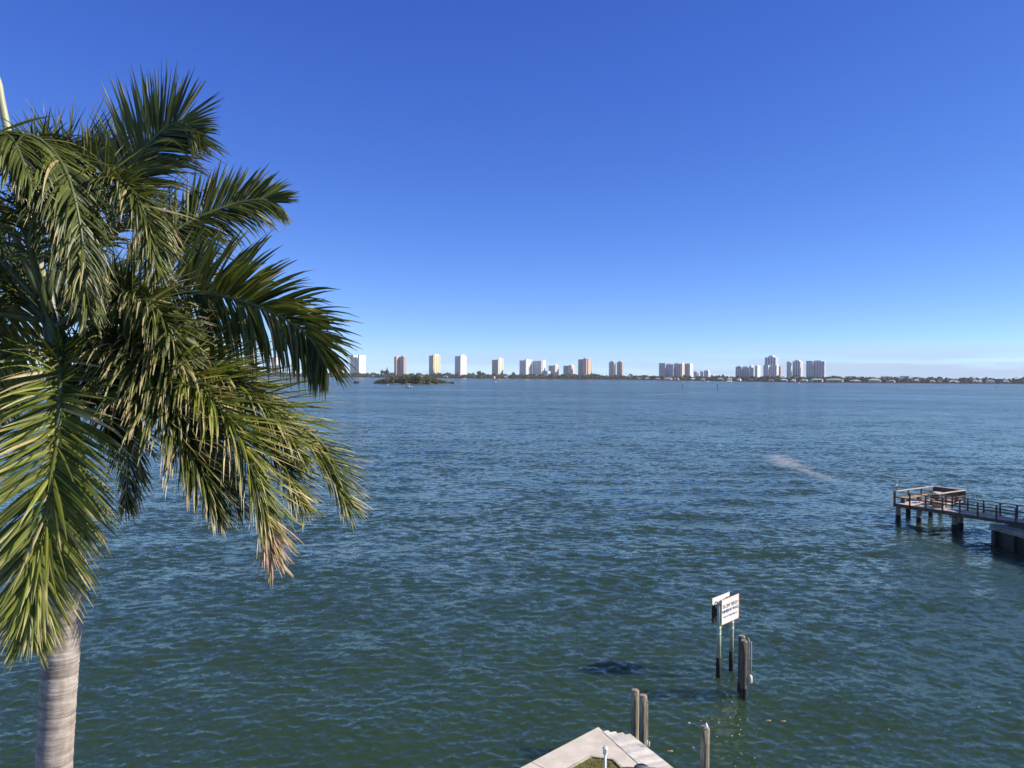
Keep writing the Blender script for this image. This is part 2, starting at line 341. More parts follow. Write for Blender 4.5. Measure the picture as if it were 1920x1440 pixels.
    seg(at_z(1180, 742, 0), at_z(1362, 734, 0), 5, 0.8, (0.62, 0.68, 0.74), 0.12)
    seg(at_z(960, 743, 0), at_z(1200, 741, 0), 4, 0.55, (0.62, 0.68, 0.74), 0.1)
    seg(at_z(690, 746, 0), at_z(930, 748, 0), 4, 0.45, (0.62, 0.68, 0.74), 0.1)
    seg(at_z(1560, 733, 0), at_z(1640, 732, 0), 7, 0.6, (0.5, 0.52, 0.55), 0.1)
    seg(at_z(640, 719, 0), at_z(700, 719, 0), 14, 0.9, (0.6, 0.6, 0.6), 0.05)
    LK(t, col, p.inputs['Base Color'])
    return m
M_water = water_mat()

def build_water():
    nr, na = 860, 1250
    inv = np.linspace(1 / 13.0, 1 / 6200.0, nr); r = 1 / inv
    an = np.radians(np.linspace(-50, 50, na))
    RR, AA = np.meshgrid(r, an, indexing='ij')
    X = RR * np.sin(AA); Y = RR * np.cos(AA)
    dr = np.gradient(r)[:, None] * np.ones_like(X)
    rg = np.random.default_rng(5)
    Zz = np.zeros_like(X); DX = np.zeros_like(X); DY = np.zeros_like(X); lost = np.zeros_like(X)
    base = math.radians(-82)          # waves travel mostly towards / away from the camera, slightly from the left
    NW = 110
    lam = np.exp(rg.uniform(math.log(0.20), math.log(3.2), NW))
    slope_tot = 0.125
    wgt = np.exp(-((np.log(lam) - math.log(0.45)) ** 2) / (2 * 0.62 ** 2)) + 0.15
    sl = slope_tot * wgt / math.sqrt((wgt ** 2).sum()) * math.sqrt(2)
    th = base + rg.normal(0, 0.95, NW); ph = rg.uniform(0, 6.283, NW)
    lam[:8] = np.exp(rg.uniform(math.log(4.5), math.log(10.0), 8)); sl[:8] = 0.016; th[:8] = base + rg.normal(0, 0.5, 8)
    # slow patches of stronger and weaker waves
    env = 1 + 0.25 * np.sin(X * 0.21 + 0.13 * Y + 1) * np.sin(Y * 0.17 - 0.07 * X)
    for i in range(NW):
        k = 2 * math.pi / lam[i]; cx, cy = math.cos(th[i]), math.sin(th[i])
        step = dr * abs(cy) + RR * (an[1] - an[0]) * abs(cx)
        ph_ = k * (X * cx + Y * cy) + ph[i]
        f = np.clip((lam[i] / step - 2.2) / 3.0, 0, 1)
        a = sl[i] / k * f
        s_, c_ = np.sin(ph_), np.cos(ph_)
        Zz += a * c_ * env; DX -= 1.12 * a * cx * s_; DY -= 1.12 * a * cy * s_
        lost += (1 - f ** 2) * sl[i] ** 2 / 2
    X2 = X + DX; Y2 = Y + DY
    co = np.stack([X2, Y2, Zz], -1).reshape(-1, 3).astype(np.float32)
    i, j = np.meshgrid(np.arange(nr - 1), np.arange(na - 1), indexing='ij')
    q = np.stack([i * na + j, (i + 1) * na + j, (i + 1) * na + j + 1, i * na + j + 1], -1).reshape(-1, 4)[:, ::-1].astype(np.int32)
    me = bpy.data.meshes.new('water'); me.vertices.add(len(co)); me.vertices.foreach_set('co', co.ravel())
    me.loops.add(q.size); me.loops.foreach_set('vertex_index', q.ravel())
    me.polygons.add(len(q)); me.polygons.foreach_set('loop_start', np.arange(0, q.size, 4, dtype=np.int32))
    me.polygons.foreach_set('use_smooth', np.ones(len(q), dtype=bool))
    me.update(); me.validate()
    at = me.attributes.new('lost', 'FLOAT', 'POINT'); at.data.foreach_set('value', np.sqrt(lost).ravel().astype(np.float32))
    if me.polygons[0].normal.z < 0: me.flip_normals()
    me.materials.append(M_water)
    o = bpy.data.objects.new('water', me); C.objects.link(o); o['kind'] = 'structure'
build_water()

# ------------------------------------------------------------------ near seawall corner
ZC = 1.2
A = at_z(1122, 1363, ZC); L0 = at_z(975, 1440, ZC); R0 = at_z(1207, 1440, ZC)
dl = (L0 - A).normalized(); dr_ = (R0 - A).normalized()
def P2(v): return (v.x, v.y)
farL = A + dl * 34; farR = A + dr_ * 34
inset = 0.35
land = [P2(A), P2(farL), (farL.x, farL.y - 12), (farR.x, farR.y - 4), P2(farR)]
# grass lawn edge (world, on the cap level)
g = [at_z(1107, 1418, ZC), at_z(1150, 1424, ZC)]
gl = g[0] + dl * 28; gr = g[1] + dr_ * 27
b = MB(); b.prism([P2(g[0]), P2(gl), (gl.x, gl.y - 9), (gr.x, gr.y - 3), P2(gr), P2(g[1])], 0.4, ZC - 0.02)
o = b.build('lawn', M_grass); tag(o, kind='structure')
# walkway ring as two quads strips
b = MB()
for p0, p1, q0, q1 in ((A, farL, g[0], gl), ):
    b.prism([P2(A), P2(farL), P2(gl), P2(g[0])], ZC - 0.14, ZC)
b.prism([P2(A), P2(g[0]), P2(g[1])], ZC - 0.14, ZC)
b.prism([P2(A), P2(g[1]), P2(gr), P2(farR)], ZC - 0.14, ZC)
# control joints: thin dark grooves are real gaps in the photo; modelled as recessed strips below
walk = b.build('walkway', M_conc); tag(walk, kind='structure')
j = MB()
nl = Vector((dl.y, -dl.x, 0));  nl = nl if (g[0] - A).dot(nl) > 0 else -nl
wl = (g[0] - A).dot(nl)
for d in (3.05, 6.1, 9.1, 12.2, 15.3):
    c = A + dl * d
    j.beam(c + nl * 0.01 + Vector((0, 0, 0.0005)), c + nl * (wl - 0.01) + Vector((0, 0, 0.0005)), 0.022, 0.006)
tag(j.build('walkway_joints', M_concd), kind='structure')
e_ = MB()
for a_, b_ in ((g[0], gl), (g[0], g[1]), (g[1], gr)):
    e_.beam(a_ + Vector((0, 0, .004)), b_ + Vector((0, 0, .004)), 0.07, 0.03)
tag(e_.build('lawn_edging', M_railcap), kind='structure')
# wall below
b = MB(); n2 = Vector((-dr_.y, dr_.x, 0)); n2 = n2 if (g[1] - A).dot(n2) > 0 else -n2
bis = (dl + dr_).normalized()
b.prism([P2(A + bis * 0.12), P2(farL + nl * 0.1), P2(farL + nl * 0.5), P2(A + bis * 0.9), P2(farR + n2 * 0.5), P2(farR + n2 * 0.1)], -1.6, ZC - 0.15)
wl_ = b.build('seawall', M_wetshade); tag(wl_, 'dark shaded wet seawall under the pale concrete walkway corner', 'seawall')
# grass blades
gm = MB(); rg = random.Random(3)
for i in range(9000):
    s = rg.random() ** 0.8 * 5.0; t_ = rg.random() * 5.0
    if rg.random() < 0.5: p = g[0] + dl * s + (g[1] - g[0]) * rg.random() + dr_ * t_ * 0.4
    else: p = g[1] + dr_ * s + (g[0] - g[1]) * rg.random() + dl * t_ * 0.4
    h = rg.uniform(0.04, 0.11); a = rg.random() * 6.28; wv = Vector((math.cos(a), math.sin(a), 0)) * 0.010
    top = p + Vector((rg.gauss(0, 0.03), rg.gauss(0, 0.03), h))
    gm.add([p - wv, p + wv, top], [(0, 1, 2)], rg.random(), 1.0 if rg.random() < 0.18 else 0.0)
tag(gm.build('grass', M_blade), kind='stuff')

# timber dock along the right side of the corner
root = empty('timber_dock', at_z(1180, 1400, ZC), 'pale weathered plank dock fixed along the walkway beside the paired piles', 'dock')
d0 = at_z(1144, 1378, ZC); e0 = at_z(1152, 1375, ZC); e1 = at_z(1181, 1376, ZC); o1 = at_z(1262, 1440, ZC)
od = (o1 - e1).normalized()
nb = 0; t_ = 0.0
pl = MB(); rg = random.Random(4)
nrm = Vector((od.y, -od.x, 0))
if nrm.dot(e1 - d0) < 0: nrm = -nrm
wd_dock = (e1 - A).dot(nrm)
while t_ < 9.0:
    # board across the dock, from walkway edge to outer edge
    outer = e1 + od * t_
    # walkway edge line through A with direction dr_: intersect with line outer - nrm*s
    den = nrm.x * dr_.y - nrm.y * dr_.x
    s = ((outer.x - A.x) * dr_.y - (outer.y - A.y) * dr_.x) / den
    inner = outer - nrm * (s + 0.03)
    zz = Vector((0, 0, -0.006 + rg.uniform(-0.004, 0.004)))
    pl.beam(inner + zz + od * 0.07, outer + zz + od * 0.07, 0.132, 0.04, rg.random())
    t_ += 0.146
# clipped end with shorter boards
for k in range(3):
    outer = e1 - od * (0.08 + 0.146 * k); s = 1
    den = nrm.x * dr_.y - nrm.y * dr_.x
    s = ((outer.x - A.x) * dr_.y - (outer.y - A.y) * dr_.x) / den
    inner = outer - nrm * (s + 0.03); outer2 = outer - nrm * (0.16 + 0.17 * k)
    if s > 0.3 + 0.17 * k: pl.beam(inner + Vector((0, 0, -0.006)), outer2 + Vector((0, 0, -0.006)), 0.132, 0.04, rg.random())
pl.build('planks', M_plank, root)
st = MB()
st.beam(e1 + nrm * 0.02 - Vector((0, 0, 0.14)), e1 + od * 9 + nrm * 0.02 - Vector((0, 0, 0.14)), 0.05, 0.22)
st.beam(e1 - nrm * 0.6 - Vector((0, 0, 0.14)), e1 + od * 9 - nrm * 0.6 - Vector((0, 0, 0.14)), 0.05, 0.22)
st.build('stringer', M_rail, root)
# cleat / pale posts at the dock edge beside pile pair
cl = at_z(1212, 1397, ZC)
for k in range(2):
    c = MB(); q = cl + od * (0.05 + 0.10 * k)
    c.tube([q + Vector((0, 0, 0.02)), q + Vector((0, 0, 0.17))], 0.016, 8); c.build('ladder_rail', M_white, root, True)

# ------------------------------------------------------------------ piles
def pile(px, pytop, Y, wpx, label, mt, lean=(0, 0), extra=None, group='mooring piles in the water', zbot=-1.4, cut=0.05):
    top = at_Y(px, pytop, Y); rad = wpx / 2 / F * Y
    root = empty('mooring_pile', (top.x, top.y, 0), label, 'pile', group)
    m = MB(); n = 9
    pts = [Vector((top.x + lean[0] * (1 - i / n), top.y + lean[1] * (1 - i / n), zbot + (top.z - zbot) * i / n)) for i in range(n + 1)]
    m.tube(pts, [rad * (1.08 - 0.1 * i / n) * rnd.uniform(0.97, 1.03) for i in range(n + 1)], 18, cap=True, wob=0.03)
    m.build('shaft', mt, root, True)
    c = MB(); c.tube([top + Vector((0, 0, 0.002)), top + Vector((0, 0, cut))], [rad * 0.99, rad * 0.86], 18, wob=0.05)
    c.build('cut_top', M_piletop, root)
    g_ = MB(); g_.tube([Vector((pts[0].x, pts[0].y, zbot)), Vector((pts[0].x * .6 + pts[-1].x * .4, pts[0].y * .6 + pts[-1].y * .4, 0.42))], [rad * 1.13, rad * 1.09], 18, cap=False, wob=0.06)
    g_.build('barnacle_band', M_poledk, root, True)
    return root, top, rad
p1, t1, r1 = pile(1191, 1296, 24.3, 15, 'left and slightly taller pile of the pair beside the plank dock', M_pile)
p2, t2, r2 = pile(1206, 1306, 23.9, 15, 'right pile of the pair beside the plank dock with a split edge', M_pile, (0.02, 0))
m = MB(); m.tube([(t2.x + r2 * 0.9, t2.y - 0.06, t2.z - 0.1), (t2.x + r2 * 1.05, t2.y - 0.05, 0.2)], 0.028, 8); m.build('wood_strip', M_piletop, p2)
p3, t3, r3 = pile(1322, 1366, 20.9, 17, 'lone pile at the bottom of the picture with a white capped top', M_pile)
m = MB(); m.tube([t3 + Vector((0.02, -0.02, 0.03)), t3 + Vector((0.025, -0.02, 0.10)), t3 + Vector((0.03, -0.02, 0.17))], [0.06, 0.045, 0.008], 10); m.build('pile_cap', M_white, p3, True)
p4, t4, r4 = pile(1391, 1194, 29.05, 12.5, 'taller dark brown timber of the cluster pile right of the sign', M_piledk)
p5, t5, r5 = pile(1395, 1203, 28.6, 12.5, 'shorter timber of the cluster pile right of the sign hung with pale poles', M_piledk)
m = MB(); q = Vector((t5.x + r5 + 0.05, t5.y - 0.03, 0))
for k, (dx, z0, z1) in enumerate(((0.0, 0.9, 2.25), (0.09, 0.95, 2.12))):
    m = MB(); m.tube([q + Vector((dx, 0, z0)), q + Vector((dx * 1.05, 0, (z0 + z1) / 2)), q + Vector((dx, 0, z1)), q + Vector((dx - 0.04, 0, z1 + 0.05))], 0.02, 8); m.build('hanging_pole', M_rope, p5, True)
fl = empty('rope_float', q + Vector((0.06, 0, 0.62)), 'pale blocky float hanging on the cluster pile above the water', 'float')
m = MB(); bq = q + Vector((0.06, 0, 0.76))
m.tube([bq + Vector((0, 0, -.17)), bq + Vector((0, 0, -.13)), bq + Vector((0, 0, .10)), bq + Vector((0.0, 0, .15))], [0.04, 0.085, 0.085, 0.04], 10); m.build('float_body', M_pvc, fl, True)
m = MB(); m.tube([bq + Vector((0, 0, .14)), bq + Vector((0.0, 0, .3))], 0.012, 6); m.build('rope', M_rope, fl)

# ------------------------------------------------------------------ speed sign
pa = at_z(1347, 1270, 0); pb = at_z(1371, 1257, 0)
sdv = (pb - pa).normalized(); nv = Vector((sdv.y, -sdv.x, 0))    # faces camera / right
root = empty('waterway_sign', (pa + pb) / 2, 'white speed sign on two poles standing in the water with a second board behind', 'sign')
BLp = at_z(1345, 1173, 0); 
cen = at_Y(1367.5, 1142, 31.05)
# centre of front board lies in the pole plane, a little forward
cpt = (pa + pb) / 2 + sdv * ((cen - (pa + pb) / 2).dot(sdv)); cpt.z = cen.z
HW, HH = 0.70, 0.50
rot = Matrix((( sdv.x, -nv.x, 0), (sdv.y, -nv.y, 0), (0, 0, 1)))   # local x along board, local -y is outward normal
fr = cpt + nv * 0.12; bk = cpt - nv * 0.30 + Vector((0, 0, -0.03))
m = MB(); m.box(fr, (HW, 0.012, HH), rot); fb = m.build('front_board', M_signw, root, bevel=0.004)
m = MB(); m.box(bk, (HW, 0.012, HH), rot); rb_ = m.build('rear_board', M_blackw, root, bevel=0.004)  # near-black colour carries the shadow cast by the front board
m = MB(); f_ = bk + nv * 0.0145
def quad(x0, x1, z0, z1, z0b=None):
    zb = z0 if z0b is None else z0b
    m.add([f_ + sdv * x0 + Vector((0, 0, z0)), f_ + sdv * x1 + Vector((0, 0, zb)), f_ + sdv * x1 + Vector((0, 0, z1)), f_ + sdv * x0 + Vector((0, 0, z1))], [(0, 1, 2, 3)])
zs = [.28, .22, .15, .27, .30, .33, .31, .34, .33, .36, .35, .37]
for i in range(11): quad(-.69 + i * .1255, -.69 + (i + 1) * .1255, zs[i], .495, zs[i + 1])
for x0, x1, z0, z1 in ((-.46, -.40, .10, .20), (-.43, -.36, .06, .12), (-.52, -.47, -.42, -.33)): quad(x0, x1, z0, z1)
m.build('sunlit_band_drips', M_signw, rb_)  # white marks the sunlit top band of the board, plus drips
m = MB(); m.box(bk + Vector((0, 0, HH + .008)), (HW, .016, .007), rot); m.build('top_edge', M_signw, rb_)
# rim of front board
m = MB(); fo = 0.016
for a_, b_ in (((-1, 1), (1, 1)), ((-1, -1), (1, -1))):
    m.box(fr + sdv * 0 + nv * fo + Vector((0, 0, a_[1] * (HH - 0.022))), (HW - 0.002, 0.003, 0.016), rot)
for s_ in (-1, 1):
    m.box(fr + sdv * (s_ * (HW - 0.022)) + nv * fo, (0.016, 0.003, HH - 0.045), rot)
m.build('border', M_orange, root)
# brackets between boards
for z_ in (0.30, -0.30):
    for s_ in (-0.42, 0.42):
        m = MB(); c_ = cpt + sdv * s_ + Vector((0, 0, z_))
        m.beam(c_ + nv * 0.105, c_ - nv * 0.285, 0.045, 0.06); m.build('bracket', M_guano if s_ < 0 else M_blackw, root)
for z_ in (0.30, -0.30):
    m = MB(); m.box(cpt + nv * 0.085 + Vector((0, 0, z_)), (HW * 0.9, 0.02, 0.045), rot); m.build('crossbar', M_blackw, root)
# orange circle
m = MB(); vs = []; fs = []; n = 48
for k in range(n):
    a_ = 2 * math.pi * k / n
    for rr in (0.24, 0.275):
        p = fr + nv * 0.0155 + sdv * (math.cos(a_) * rr) + Vector((0, 0, math.sin(a_) * rr + 0.02)); vs.append(p)
for k in range(n):
    a_, b_ = 2 * k, 2 * ((k + 1) % n); fs.append((a_, a_ + 1, b_ + 1, b_))
m.add(vs, fs); m.build('circle_mark', M_orange, root)
def text(body, size, zoff, xoff=0.0, xs=1.0):
    cu = bpy.data.curves.new('lettering', 'FONT'); cu.body = body; cu.size = size; cu.align_x = 'CENTER'; cu.align_y = 'CENTER'; cu.extrude = 0.001; cu.offset = size * 0.018
    ob = bpy.data.objects.new('tmp', cu); C.objects.link(ob)
    bpy.context.view_layer.update()
    me = bpy.data.meshes.new_from_object(ob.evaluated_get(bpy.context.evaluated_depsgraph_get()))
    bpy.data.objects.remove(ob)
    me.name = 'lettering'; me.materials.clear(); me.materials.append(M_black)
    R3 = Matrix(((sdv.x, 0, nv.x), (sdv.y, 0, nv.y), (0, 1, 0))).to_4x4()
    base = fr + nv * 0.020 + Vector((0, 0, zoff)) + sdv * xoff - Vector(root.location)
    me.transform(Matrix.Translation(base) @ R3 @ Matrix.Diagonal((xs, 1, 1, 1)))
    o = bpy.data.objects.new('lettering', me); C.objects.link(o); o.parent = root
text("SLOW SPEED", 0.215, 0.20, 0, 0.98)
text("MINIMUM WAKE", 0.185, 0.0, 0, 0.93)
text("NOV 15 THRU MAR 31", 0.115, -0.22, 0, 1.0)
for pb_, ztop in ((pa, cpt.z + 0.35), (pb, cpt.z + 0.35)):
    m = MB(); m.tube([Vector((pb_.x, pb_.y, 0.72)), Vector((pb_.x, pb_.y, ztop))], 0.085, 16); pp = m.build('pole', M_pole, root, True)
    m = MB(); m.tube([Vector((pb_.x, pb_.y, -1.5)), Vector((pb_.x, pb_.y, 0.4)), Vector((pb_.x, pb_.y, 0.80))], [0.10, 0.098, 0.09], 16, wob=0.04); m.build('barnacle_band', M_poledk, pp, True)
    for zz in (1.70, 1.93):
        m = MB(); m.tube([Vector((pb_.x, pb_.y, zz)), Vector((pb_.x, pb_.y, zz + 0.09))], 0.089, 16); m.build('white_band', M_guano, pp, True)

# ------------------------------------------------------------------ lamp post and rounded grey form on the near corner
lt = at_Y(1135, 1396, 19.0)
root = empty('lamp_post', (lt.x, lt.y, ZC - 0.02), 'small white lantern on a slim post rising from the lawn corner', 'lamp')
m = MB(); m.tube([(lt.x, lt.y, ZC - 0.02), (lt.x, lt.y, lt.z - 0.24)], 0.032, 14); m.build('post', M_white, root, True)
m = MB(); z = lt.z - 0.26
m.tube([(lt.x, lt.y, z), (lt.x, lt.y, z + 0.03), (lt.x, lt.y, z + 0.045)], [0.03, 0.062, 0.062], 6); m.build('lantern_base', M_white, root)
m = MB(); m.tube([(lt.x, lt.y, z + 0.046), (lt.x, lt.y, z + 0.155)], [0.046, 0.056], 6); m.build('lantern_glass', M_glass, root)
m = MB(); m.tube([(lt.x, lt.y, z + 0.157), (lt.x, lt.y, z + 0.165), (lt.x, lt.y, z + 0.20), (lt.x, lt.y, z + 0.215), (lt.x, lt.y, z + 0.26)], [0.075, 0.075, 0.035, 0.014, 0.006], 6); m.build('lantern_roof', M_white, root)
for k in range(6):
    a_ = 2 * math.pi * k / 6; c_, s_ = math.cos(a_), math.sin(a_)
    m = MB(); m.beam((lt.x + c_ * 0.052, lt.y + s_ * 0.052, z + 0.046), (lt.x + c_ * 0.062, lt.y + s_ * 0.062, z + 0.157), 0.008, 0.008); m.build('lantern_bar', M_white, root)
bp = at_Y(1203, 1435, 20.9)  # dark grey upright cylinder with a rounded top
root = empty('rounded_grey_form', (bp.x, bp.y, ZC), 'rounded dark grey form poking up at the bottom edge beside the plank dock', 'bin')
m = MB(); hz = bp.z - ZC
m.tube([(bp.x, bp.y, ZC + 0.002), (bp.x, bp.y, bp.z - 0.09)], [0.17, 0.19], 24); m.build('form_body', M_grey, root, True)
m = MB(); m.tube([(bp.x, bp.y, bp.z - 0.088), (bp.x, bp.y, bp.z - 0.06), (bp.x, bp.y, bp.z - 0.02), (bp.x, bp.y, bp.z)], [0.205, 0.205, 0.15, 0.05], 24); m.build('dome', M_grey, root, True)

# ------------------------------------------------------------------ fishing pier at the right
ZD = 1.6; ZR = ZD + 0.98
D0 = at_z(1677, 943, ZD); D1 = at_z(1905, 977.5, ZD)
pd = (D1 - D0).normalized(); pn = Vector((-pd.y, pd.x, 0))
if pn.y < 0: pn = -pn                                         # pn points away from the camera
def rz(px, py): return at_z(px, py, ZR)
bL = rz(1722, 908); bR = rz(1773, 913); wR = rz(1741, 925)
plen = (bR - D0).dot(pd); 
plat_w = (bL - D0).dot(pn); walk_w = (wR - D0).dot(pn)
x_left = 0.0; x_turn = max(2.6, (wR - D0).dot(pd))
WL = (D1 - D0).length + 3.0
root = empty('fishing_pier', (D0.x, D0.y, 0), 'timber fishing pier with dark railings and a wider platform at its left end', 'pier')
def PL(u, v, z): p = D0 + pd * u + pn * v; return Vector((p.x, p.y, z))
m = MB(); rg = random.Random(8); u = 0.0
while u < WL:
    wv = plat_w if u < x_turn else walk_w
    m.beam(PL(u + 0.07, 0, ZD - 0.02), PL(u + 0.07, wv, ZD - 0.02), 0.135, 0.04, rg.random()); u += 0.145
m.build('deck', M_deck, root)
m = MB()
m.beam(PL(0, -0.03, ZD - 0.17), PL(WL, -0.03, ZD - 0.17), 0.05, 0.26)
m.beam(PL(0, plat_w + 0.03, ZD - 0.17), PL(x_turn, plat_w + 0.03, ZD - 0.17), 0.05, 0.26)
m.beam(PL(x_turn, walk_w + 0.03, ZD - 0.17), PL(WL, walk_w + 0.03, ZD - 0.17), 0.05, 0.26)
m.beam(PL(-0.03, 0, ZD - 0.17), PL(-0.03, plat_w, ZD - 0.17), 0.05, 0.26)
m.beam(PL(0, walk_w * .5, ZD - 0.17), PL(WL, walk_w * .5, ZD - 0.17), 0.08, 0.25)
m.build('fascia_beam', M_rail, root)
def rail(a, b_, n, wide=False, mid=True, skip0=False):
    a = Vector(a); b_ = Vector(b_)
    top = MB(); top.beam(a + Vector((0, 0, ZR - ZD)), b_ + Vector((0, 0, ZR - ZD)), 0.24 if wide else 0.13, 0.045); top.build('rail_cap' if wide else 'top_rail', M_railcap if wide else M_rail, root)
    if mid:
        k_ = MB(); k_.beam(a + Vector((0, 0, 0.50)), b_ + Vector((0, 0, 0.50)), 0.05, 0.09); k_.build('mid_rail', M_rail, root)
    for i in range(1 if skip0 else 0, n + 1):
        p = a.lerp(b_, i / n)
        k_ = MB(); k_.beam(p + Vector((0, 0, -0.28)), p + Vector((0, 0, ZR - ZD - 0.025)), 0.1, 0.1, up=Vector((0, 1, 0))); k_.build('rail_post', M_rail, root)
near_n = 8
rail(PL(0, -0.04, ZD), PL((D1 - D0).length, -0.04, ZD), 7)
rail(PL(-0.02, 0.1, ZD), PL(-0.02, plat_w, ZD), 3, wide=True)
rail(PL(x_turn + 0.02, walk_w + 0.1, ZD), PL(x_turn + 0.02, plat_w, ZD), 3, wide=True)
rail(PL(x_turn + 0.2, walk_w + 0.04, ZD), PL(WL, walk_w + 0.04, ZD), 8)
# solid back
m = MB(); m.beam(PL(0.05, plat_w + 0.0, ZD + 0.63), PL(x_turn - 0.05, plat_w, ZD + 0.63), 0.05, 0.64, up=Vector((0, 0, 1))); m.build('back_panel', M_rail, root)
m = MB(); m.beam(PL(-0.1, plat_w + 0.02, ZR), PL(x_turn + 0.1, plat_w + 0.02, ZR), 0.24, 0.045); m.build('rail_cap', M_railcap, root)
# piles
for (px, py, hz) in ((1684, 981, .2), (1723, 986, .2), (1703, 969, .19), (1745, 971, .18), (1763, 962, .18), (1790, 1000, .22), (1801, 997, .2)):
    q = at_z(px, py - 4, 0)
    m = MB(); m.tube([(q.x, q.y, -1.5), (q.x, q.y, 0.2), (q.x, q.y, ZD - 0.30)], [hz * 1.02, hz, hz * 0.95], 14, wob=0.03); sp = m.build('support_pile', M_pile, root, True)
    m = MB(); m.tube([(q.x, q.y, -1.4), (q.x, q.y, 0.55)], [hz * 1.1, hz * 1.05], 14, wob=0.05, cap=False); m.build('barnacle_band', M_poledk, sp, True)
q = at_z(1796, 1000 - 5, 0)
m = MB(); m.beam(PL((q - D0).dot(pd), -0.1, ZD - 0.38), PL((q - D0).dot(pd), walk_w, ZD - 0.38), 0.3, 0.16); m.build('cross_beam', M_pile, root)
# furniture on platform
bt = empty('platform_bench', PL(0.35, 0.5, ZD), 'tan timber bench along the left railing of the pier platform', 'bench')
m = MB(); m.beam(PL(0.38, 0.5, ZD + 0.43), PL(0.38, plat_w * 0.9, ZD + 0.43), 0.42, 0.05); m.build('seat', M_bench, bt)
for v in (0.6, plat_w * 0.5, plat_w * 0.85):
    m = MB(); m.beam(PL(0.38, v, ZD), PL(0.38, v, ZD + 0.405), 0.35, 0.08, up=pn); m.build('leg', M_rail, bt)
bt = empty('platform_bench', PL(x_turn - .35, walk_w + .3, ZD), 'tan timber bench along the right railing of the pier platform', 'bench')
m = MB(); m.beam(PL(x_turn - .35, walk_w + .2, ZD + 0.43), PL(x_turn - .35, plat_w * 0.95, ZD + 0.43), 0.42, 0.05); m.build('seat', M_bench, bt)
for v in (walk_w + .3, plat_w * 0.9):
    m = MB(); m.beam(PL(x_turn - .35, v, ZD), PL(x_turn - .35, v, ZD + 0.405), 0.35, 0.08, up=pn); m.build('leg', M_rail, bt)
tb = empty('cleaning_table', PL(x_turn * 0.55, plat_w * 0.80, ZD), 'white topped fish cleaning table at the back of the pier platform', 'table')
m = MB(); m.beam(PL(x_turn * 0.35, plat_w * 0.72, ZD + 0.72), PL(x_turn * 0.72, plat_w * 0.72, ZD + 0.72), 0.6, 0.05); m.build('tabletop', M_white, tb)
for uu in (0.38, 0.69):
    for vv in (0.66, 0.78):
        m = MB(); m.beam(PL(x_turn * uu, plat_w * vv, ZD), PL(x_turn * uu, plat_w * vv, ZD + 0.695), 0.07, 0.07, up=Vector((0, 1, 0))); m.build('leg', M_rail, tb)
for i, (uu, vv, lab) in enumerate(((x_turn * .45, plat_w * .38, 'left reclined grey deck chair on the sunny pier platform'), (x_turn * .68, plat_w * .42, 'right reclined grey deck chair on the sunny pier platform'))):
    ch = empty('deck_chair', PL(uu, vv, ZD), lab, 'chair', 'deck chairs on the pier')
    m = MB(); m.beam(PL(uu - .25, vv, ZD + .38), PL(uu + .25, vv, ZD + .33), 0.5, 0.04); m.build('seat', M_grey, ch)
    m = MB(); m.beam(PL(uu + .27, vv, ZD + .34), PL(uu + .55, vv, ZD + .85), 0.5, 0.04, up=pn.cross(Vector((0, 0, 1)))); m.build('backrest', M_grey, ch)
    for a_ in (-.22, .22):
        for c_ in (-.22, .22):
            m = MB(); m.beam(PL(uu + a_, vv + c_, ZD), PL(uu + a_, vv + c_, ZD + .33), 0.035, 0.035, up=Vector((0, 1, 0))); m.build('leg', M_white, ch)
bx = empty('dock_box', PL(x_turn + 0.35, walk_w * .78, ZD), 'tan dock box standing where the platform meets the walkway', 'box')
m = MB(); c_ = PL(x_turn + 0.5, walk_w * .76, ZD + .2); rb = Matrix(((pd.x, pn.x, 0), (pd.y, pn.y, 0), (0, 0, 1)))
m.box(c_, (.42, .22, .198), rb); m.build('box_body', M_bench, bx, bevel=.01)
m = MB(); m.box(c_ + Vector((0, 0, .225)), (.44, .24, .025), rb); m.build('box_lid', M_bench, bx, bevel=.008)

# birds (one skinned body each)
def bird(name, base, s, face, label, white, tall=True):
    root = empty(name, base, label, 'bird')
    fx, fy = face
    me = bpy.data.meshes.new('body')
    if tall:   # egret
        j = [(0, .38), (-.10, .34), (-.20, .25), (.06, .46), (.10, .56), (.05, .66), (.07, .73), (.12, .745)]
        rr = [.065, .055, .018, .042, .02, .016, .022, .014]
    else:
        j = [(0, .17), (-.08, .16), (-.22, .14), (.07, .19), (.10, .23), (.11, .26), (.12, .265), (.15, .262)]
        rr = [.065, .05, .015, .055, .035, .035, .03, .012]
    vs = [(x * s * fx, x * s * fy, z * s) for x, z in j]
    me.from_pydata(vs, [(0, 1), (1, 2), (0, 3), (3, 4), (4, 5), (5, 6), (6, 7)], [])
    o = bpy.data.objects.new('body', me); C.objects.link(o); o.parent = root
    md = o.modifiers.new('skin', 'SKIN')
    for i, v in enumerate(me.skin_vertices[0].data): v.radius = (rr[i] * s, rr[i] * s); v.use_root = (i == 0)
    o.modifiers.new('sub', 'SUBSURF').levels = 2; o.modifiers['sub'].render_levels = 2
    me.materials.append(white)
    lx = [(-.02, .03), (.0, -.03)]
    h = .34 if tall else .13
    for (dx, dy) in lx:
        m = MB(); b0 = Vector(base)
        m.tube([b0 + Vector((dx * s, dy * s, 0.0)), b0 + Vector((dx * s + .01, dy * s, h * .5 * s)), b0 + Vector((dx * s * .6, dy * s * .6, h * s))], .009 * s, 6)
        m.build('leg', M_blackw, root)
    m = MB(); b0 = Vector(base)
    hx, hz = j[-1]; L = .12 if tall else .05
    m.tube([b0 + Vector((hx * fx * s, hx * fy * s, hz * s)), b0 + Vector(((hx + L) * fx * s, (hx + L) * fy * s, (hz - .015) * s))], [.014 * s, .003 * s], 6)
    m.build('bill', M_bench, root)
